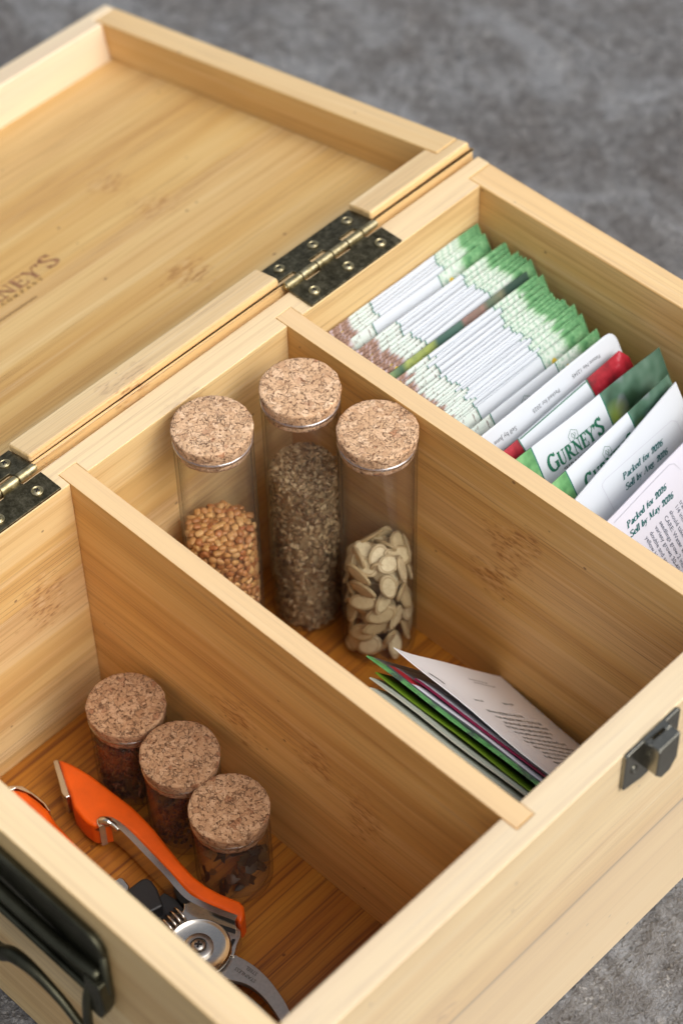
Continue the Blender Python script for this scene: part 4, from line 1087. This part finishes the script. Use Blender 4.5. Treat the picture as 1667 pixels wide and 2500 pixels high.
    for t_, u in zip(lines, us):
        q, wd = sans(t_, .0026)
        ink(o, at, q, M_NAVY, 'printed_directions', (u, .0163), (u + .002, .0363), 1.0)
stack()

# ------------------------------------------------------------------ packets leaning in the middle compartment
def middle():
    G = 'seed packets leaning in the middle compartment'
    def lean(name, x0, x1, yt, zt, yb, zb, mat, seed, th=.0009, bulge=.001, dx=0, yaw=0.0):
        O = Vector((x0, yt, zt)); U = Vector((1, yaw, 0)); V = Vector((dx, yb - yt, zb - zt)); L_ = V.length
        return packet(name, O, U, V, x1 - x0, L_, mat, seed=seed, th=th, bulge=bulge)
    plain = lambda nm, c, r=.4: white_mat(nm, c)
    m_gy, m_ol, m_gr = plain('grey_packet_back', srgb(176, 180, 166)), plain('olive_packet', srgb(92, 122, 24)), None
    N = NT('green_photo_edge_print'); uv, u, v = uvxy(N)
    c = N.ramp(N.noise(uv, 120, 3), [(.3, srgb(56, 118, 58)), (.5, srgb(98, 164, 98)), (.60, srgb(66, 78, 78)), (.75, srgb(118, 178, 114))])
    c = N.mix(N.math('GREATER_THAN', v, .0042), c, srgb(74, 74, 80)); m_gr = paper_bsdf(N, c)
    N = NT('magenta_edged_print'); uv, u, v = uvxy(N)
    c = N.mix(N.math('LESS_THAN', v, .0012), (.62, .63, .68), srgb(120, 4, 56))
    c = N.mix(N.ramp(N.math('ABSOLUTE', N.math('SUBTRACT', v, .0060)), [(.0006, .8), (.0016, 0)]), c, srgb(120, 124, 130))
    m_mg = paper_bsdf(N, c)
    N = NT('pink_cornered_print'); uv, u, v = uvxy(N)
    c = N.mix(N.math('LESS_THAN', N.math('ADD', u, N.math('MULTIPLY', v, -.6)), .0105), (.70, .71, .76), N.ramp(N.noise(uv, 90, 2), [(.4, srgb(150, 12, 34)), (.6, srgb(206, 50, 66))]))
    c = N.mix(N.math('LESS_THAN', v, .0007), c, srgb(70, 76, 80))
    c = N.mix(N.math('GREATER_THAN', v, .0060), c, srgb(132, 134, 142)); m_pk = paper_bsdf(N, c)
    xs = D - T - .0010
    spec = [
        ('grey-backed seed packet leaning closest to the divider in the middle compartment', .1215, .1362, -.0430, .1520, m_gy, 61),
        ('second grey-backed seed packet from the divider in the middle compartment', .1185, .1393, -.0430, .1600, m_gy, 62),
        ('olive green seed packet edge in the leaning bundle', .1180, .1425, -.0440, .1700, m_ol, 63),
        ('bright green photo seed packet in the leaning bundle', .1120, .1446, -.0420, .1810, m_gr, 64),
        ('white seed packet with pink corner in the leaning bundle', .1190, .1470, -.0436, .1900, m_pk, 65),
        ('magenta-edged seed packet under the topmost white one of the leaning bundle', .1290, .1500, -.0445, .1990, m_mg, 66)]
    for lab, x0, yt, zt, yb, mt, sd in spec:
        zb = ZF + .0020; yb = min(yt + .0580, Y2 - .0025); yw = 0
        o, at = lean('seed_packet', x0, xs, yt, zt, yb, zb, mt, sd, th=.0015, bulge=.0004, yaw=yw)
        tag(o, lab, 'seed packet', G)
    O, U, V = Vector((.1159, .1529, -.0430)), Vector((.9989, -.0458, 0)), Vector((.0292, .6375, -.7699))
    o, at = packet('seed_packet', O, U, V, .0885, .0876, M_WHITE3, seed=67, th=.0008, bulge=-.0015, top_curl=.0010)
    tag(o, 'white seed packet with small printed directions, topmost of the leaning bundle', 'seed packet', G)
    rnd = random.Random(5)
    words = 'sow seeds in full sun after the last spring frost and keep moist thin plants when they are tall plant in rich soil water well'.split()
    k = 0
    rows = [(.0090, .044, .068, .0017), (.0106, .046, .070, .0017), (.0235, .0255, .036, .0022), (.0215, .0525, .0625, .0022)]
    for i in range(15): rows.append((.0290 + i * .0030, .0265 + (i % 3) * .002, .080 if i % 4 else .070, .0027))
    for (u, v0, v1, sz) in rows:
        t = ''
        while len(t) * sz * .52 < v1 - v0: t += words[k % len(words)] + ' '; k += 1
        q, wd = sans(t.strip(), sz)
        ink(o, at, q, M_DKTXT, 'printed_directions', (u, v0), (u - .0010, v1), 1.0 if wd < v1 - v0 + .004 else (v1 - v0) / wd)
    stroke(o, at, [(.0140, .0050), (.0150, .0078), (.0172, .0096), (.0190, .0094)], .0016, M_DKTXT, 'printed_emblem')
    stroke(o, at, [(.022, .010), (.070, .0095)], .0002, M_FAINT)
middle()

# ------------------------------------------------------------------ pruner
def pruner():
    E_ = empty('garden_pruner', (.118, .055, ZF), 'garden pruner with orange grips and curved steel blade, lying in the left compartment', 'pruner')
    cx, cy = .118, .055
    def P2(L): return [(x - cx, y - cy) for x, y in L]
    def smooth(L, n=4): return [(v.x, v.y) for v in catmull([(x, y, 0) for x, y in L], n, True)]
    outer = [(.0300, .0694), (.0352, .0712), (.0435, .0727), (.0530, .0732), (.0644, .0738), (.0715, .0733), (.0777, .0726), (.0850, .0712), (.0923, .0700), (.1011, .0690), (.1067, .0693), (.1123, .0705), (.1166, .0719), (.1198, .0731), (.1222, .0726), (.1252, .0702), (.1262, .0668)]
    inner = [(.1232, .0676), (.1170, .0661), (.1104, .0639), (.1040, .0633), (.0960, .0640), (.0858, .0650), (.0768, .0658), (.0707, .0663), (.0655, .0650), (.0632, .0610), (.0605, .0585), (.0560, .0583), (.0496, .0592), (.0446, .0621), (.0404, .0639), (.0353, .0665)]
    G1_ = bmesh.new(); prism(G1_, P2(outer + inner), .0025, .0148)
    g = mk('grip', G1_, M_ORANGE, E_, bevel=.0030, seg=5)
    bm = bmesh.new(); prism(bm, P2([(.0292, .0690), (.0300, .0694), (.0353, .0668), (.0447, .0621), (.0441, .0603), (.0414, .0608), (.0369, .0634), (.0318, .0661), (.0288, .0678)]), .0030, .0135)
    mk('end_cap', bm, M_CHROME, E_, bevel=.0008, seg=3)
    # second grip, mostly out of sight beside the side wall
    o2 = [(.0270, .0500), (.0320, .0522), (.0385, .0528), (.0435, .0526), (.0500, .0510), (.0586, .0503), (.0680, .0490), (.0800, .0460), (.0900, .0445), (.1000, .0420), (.1090, .0400)]
    i2 = [(.1110, .0330), (.1040, .0300), (.0900, .0280), (.0700, .0275), (.0500, .0300), (.0350, .0360), (.0270, .0430)]
    bm = bmesh.new(); prism(bm, P2(o2 + i2), .0025, .0148); mk('grip', bm, M_ORANGE, E_, bevel=.0028, seg=4)
    bm = bmesh.new(); prism(bm, P2([(.0255, .0500), (.0290, .0532), (.0360, .0540), (.0408, .0540), (.0442, .0531), (.0438, .0524), (.0400, .0532), (.0340, .0529), (.0280, .0508), (.0270, .0470), (.0258, .0470)]), .0030, .0135)
    mk('end_cap', bm, M_CHROME, E_, bevel=.0006)
    # steel frame: a flanged strip along the upper grip
    cl = [(.0632, .0606), (.0610, .0618), (.0622, .0636), (.0655, .0648), (.0720, .0649), (.0822, .0641), (.0939, .0631), (.1000, .0622), (.1059, .0617), (.1116, .0629), (.1181, .0649), (.1240, .0672)]
    cc = catmull([(x, y, 0) for x, y in cl], 5)
    lft, rgt = [], []
    for i, p in enumerate(cc):
        d_ = (cc[min(i + 1, len(cc) - 1)] - cc[max(i - 1, 0)]).normalized(); nn = Vector((-d_.y, d_.x, 0))
        lft.append((p + nn * .0011).to_2d()); rgt.append((p - nn * .0011).to_2d())
    bm = bmesh.new(); prism(bm, P2([tuple(v) for v in lft] + [tuple(v) for v in rgt[::-1]]), .0030, .0154)
    mk('frame_strip', bm, M_CHROME, E_, bevel=.0004)
    bm = bmesh.new(); tube(bm, catmull([(.0612 - cx, .0600 - cy, .0118), (.0612 - cx, .0613 - cy, .0142), (.0624 - cx, .0626 - cy, .0152), (.0650 - cx, .0636 - cy, .0150), (.0680 - cx, .0640 - cy, .0140)], 6), [.0012] * 8 + [.0018] * 9 + [.0012] * 8, 12)
    mk('frame_hook', bm, M_CHROME, E_, smooth=True)
    # body plate around the pivot
    body = smooth([(.1040, .0612), (.1090, .0618), (.1150, .0632), (.1200, .0650), (.1250, .0668), (.1278, .0655), (.1296, .0620), (.1318, .0580), (.1290, .0560), (.1280, .0480), (.1180, .0430), (.1080, .0460), (.1075, .0540), (.1062, .0590)], 3)
    bm = bmesh.new(); prism(bm, P2(body), .0040, .0108); mk('body_plate', bm, M_CHROME, E_, bevel=.0006)
    bm = bmesh.new(); prism(bm, P2([(.1158, .0617), (.1250, .0657), (.1262, .0643), (.1172, .0604)]), .0100, .0111); mk('body_slot', bm, M_BLACK, E_, bevel=.0003)
    bm = bmesh.new(); prism(bm, P2([(.1268, .0622), (.1278, .0628), (.1290, .0600), (.1283, .0596)]), .0100, .0111); mk('body_slot', bm, M_BLACK, E_)
    # pivot disc, washer and screw
    px_, py_ = .1215 - cx, .0517 - cy
    bm = bmesh.new(); lathe(bm, [(0, .0105), (.0108, .0105), (.0112, .0112), (.0111, .0122), (.0105, .0129), (.0098, .0126), (.0090, .0121), (.0052, .0121), (0, .0121)], 64, (px_, py_, 0)); mk('pivot_disc', bm, M_CHROME, E_, smooth=True, auto=50)
    bm = bmesh.new(); lathe(bm, [(0, .0120), (.0050, .0120), (.0050, .0131), (.0046, .0134), (.0030, .0134), (.0029, .0127), (0, .0127)], 48, (px_, py_, 0)); mk('washer', bm, M_STEEL, E_, smooth=True, auto=40)
    bm = bmesh.new(); lathe(bm, [(0, .0127), (.0026, .0127), (.0026, .0134), (.0021, .0140), (.0012, .0143), (0, .0144)], 32, (px_, py_, 0)); s_ = mk('screw', bm, M_STEEL, E_, smooth=True)
    bm = bmesh.new(); a, b = .0013, .00035; pl = [(b, b), (a, b), (a, -b), (b, -b), (b, -a), (-b, -a), (-b, -b), (-a, -b), (-a, b), (-b, b), (-b, a), (b, a)]
    prism(bm, [(px_ + x * .8 - y * .6, py_ + x * .6 + y * .8) for x, y in pl], .0138, .01455); q = mk('cross_slot', bm, M_BLACK, s_)
    # curved blade and hooked counter blade
    bl = [(.1220, .0600), (.1312, .0592), (.1350, .0600), (.1401, .0606), (.1458, .0604), (.1513, .0594), (.1578, .0576), (.1640, .0545), (.1690, .0500), (.1660, .0505), (.1593, .0524), (.1521, .0541), (.1461, .0545), (.1414, .0536), (.1370, .0513), (.1300, .0480), (.1220, .0460)]
    bm = bmesh.new(); prism(bm, P2(smooth(bl, 3)), .0074, .0098); bo = mk('blade', bm, M_STEEL, E_, bevel=.0004)
    hk = [(.1250, .0480), (.1350, .0490), (.1420, .0522), (.1480, .0528), (.1540, .0524), (.1600, .0510), (.1640, .0480), (.1610, .0430), (.1500, .0400), (.1350, .0400), (.1250, .0430)]
    bm = bmesh.new(); prism(bm, P2(smooth(hk, 3)), .0034, .0066); mk('counter_blade', bm, M_STEEL, E_, bevel=.0005)
    bm = bmesh.new()
    for t_, (x0, y0), (x1, y1) in (('STAINLESS', (.1437, .0572), (.1352, .0561)), ('STEEL', (.1422, .0594), (.1376, .0589))):
        q, wd = sans(t_, 1.0); ln = math.hypot(x1 - x0, y1 - y0); s = ln / wd; ca, sa = (x1 - x0) / ln, (y1 - y0) / ln
        put_quads(bm, q, lambda a, b: (x0 - cx + (a * ca - b * sa) * s, y0 - cy + (a * sa + b * ca) * s, .00992))
    mk('stamped_text', bm, simple('stamped_grey', (.10, .09, .08), .6, .5), bo)
    # lock block, bolt and spring
    bm = bmesh.new(); prism(bm, P2([(.0878, .0480), (.0884, .0560), (.0895, .0578), (.0915, .0580), (.0952, .0572), (.1018, .0540), (.1002, .0480)]), .0030, .0140); mk('lock_block', bm, M_BPLAST, E_, bevel=.0010, seg=3)
    bm = bmesh.new(); prism(bm, P2([(.0950, .0480), (.0950, .0600), (.1000, .0610), (.1062, .0600), (.1090, .0600), (.1090, .0480)]), .0030, .0080); mk('lock_base', bm, M_BPLAST, E_, bevel=.0006)
    bm = bmesh.new(); prism(bm, P2([(.0812, .0460), (.0816, .0517), (.0830, .0524), (.0867, .0518), (.0880, .0500), (.0880, .0460)]), .0060, .0125); mk('bolt', bm, M_CHROME, E_, bevel=.0005)
    bm = bmesh.new(); pth = []
    for i in range(7 * 18 + 1):
        t = i / 18 * 2 * PI; f = i / (7 * 18)
        pth.append((.1072 - cx + .0034 * math.cos(t), .0440 + f * .0140 - cy, .0098 + .0030 * math.sin(t)))
    tube(bm, pth, .00055, 8); mk('spring', bm, M_CHROME, E_, smooth=True)
pruner()
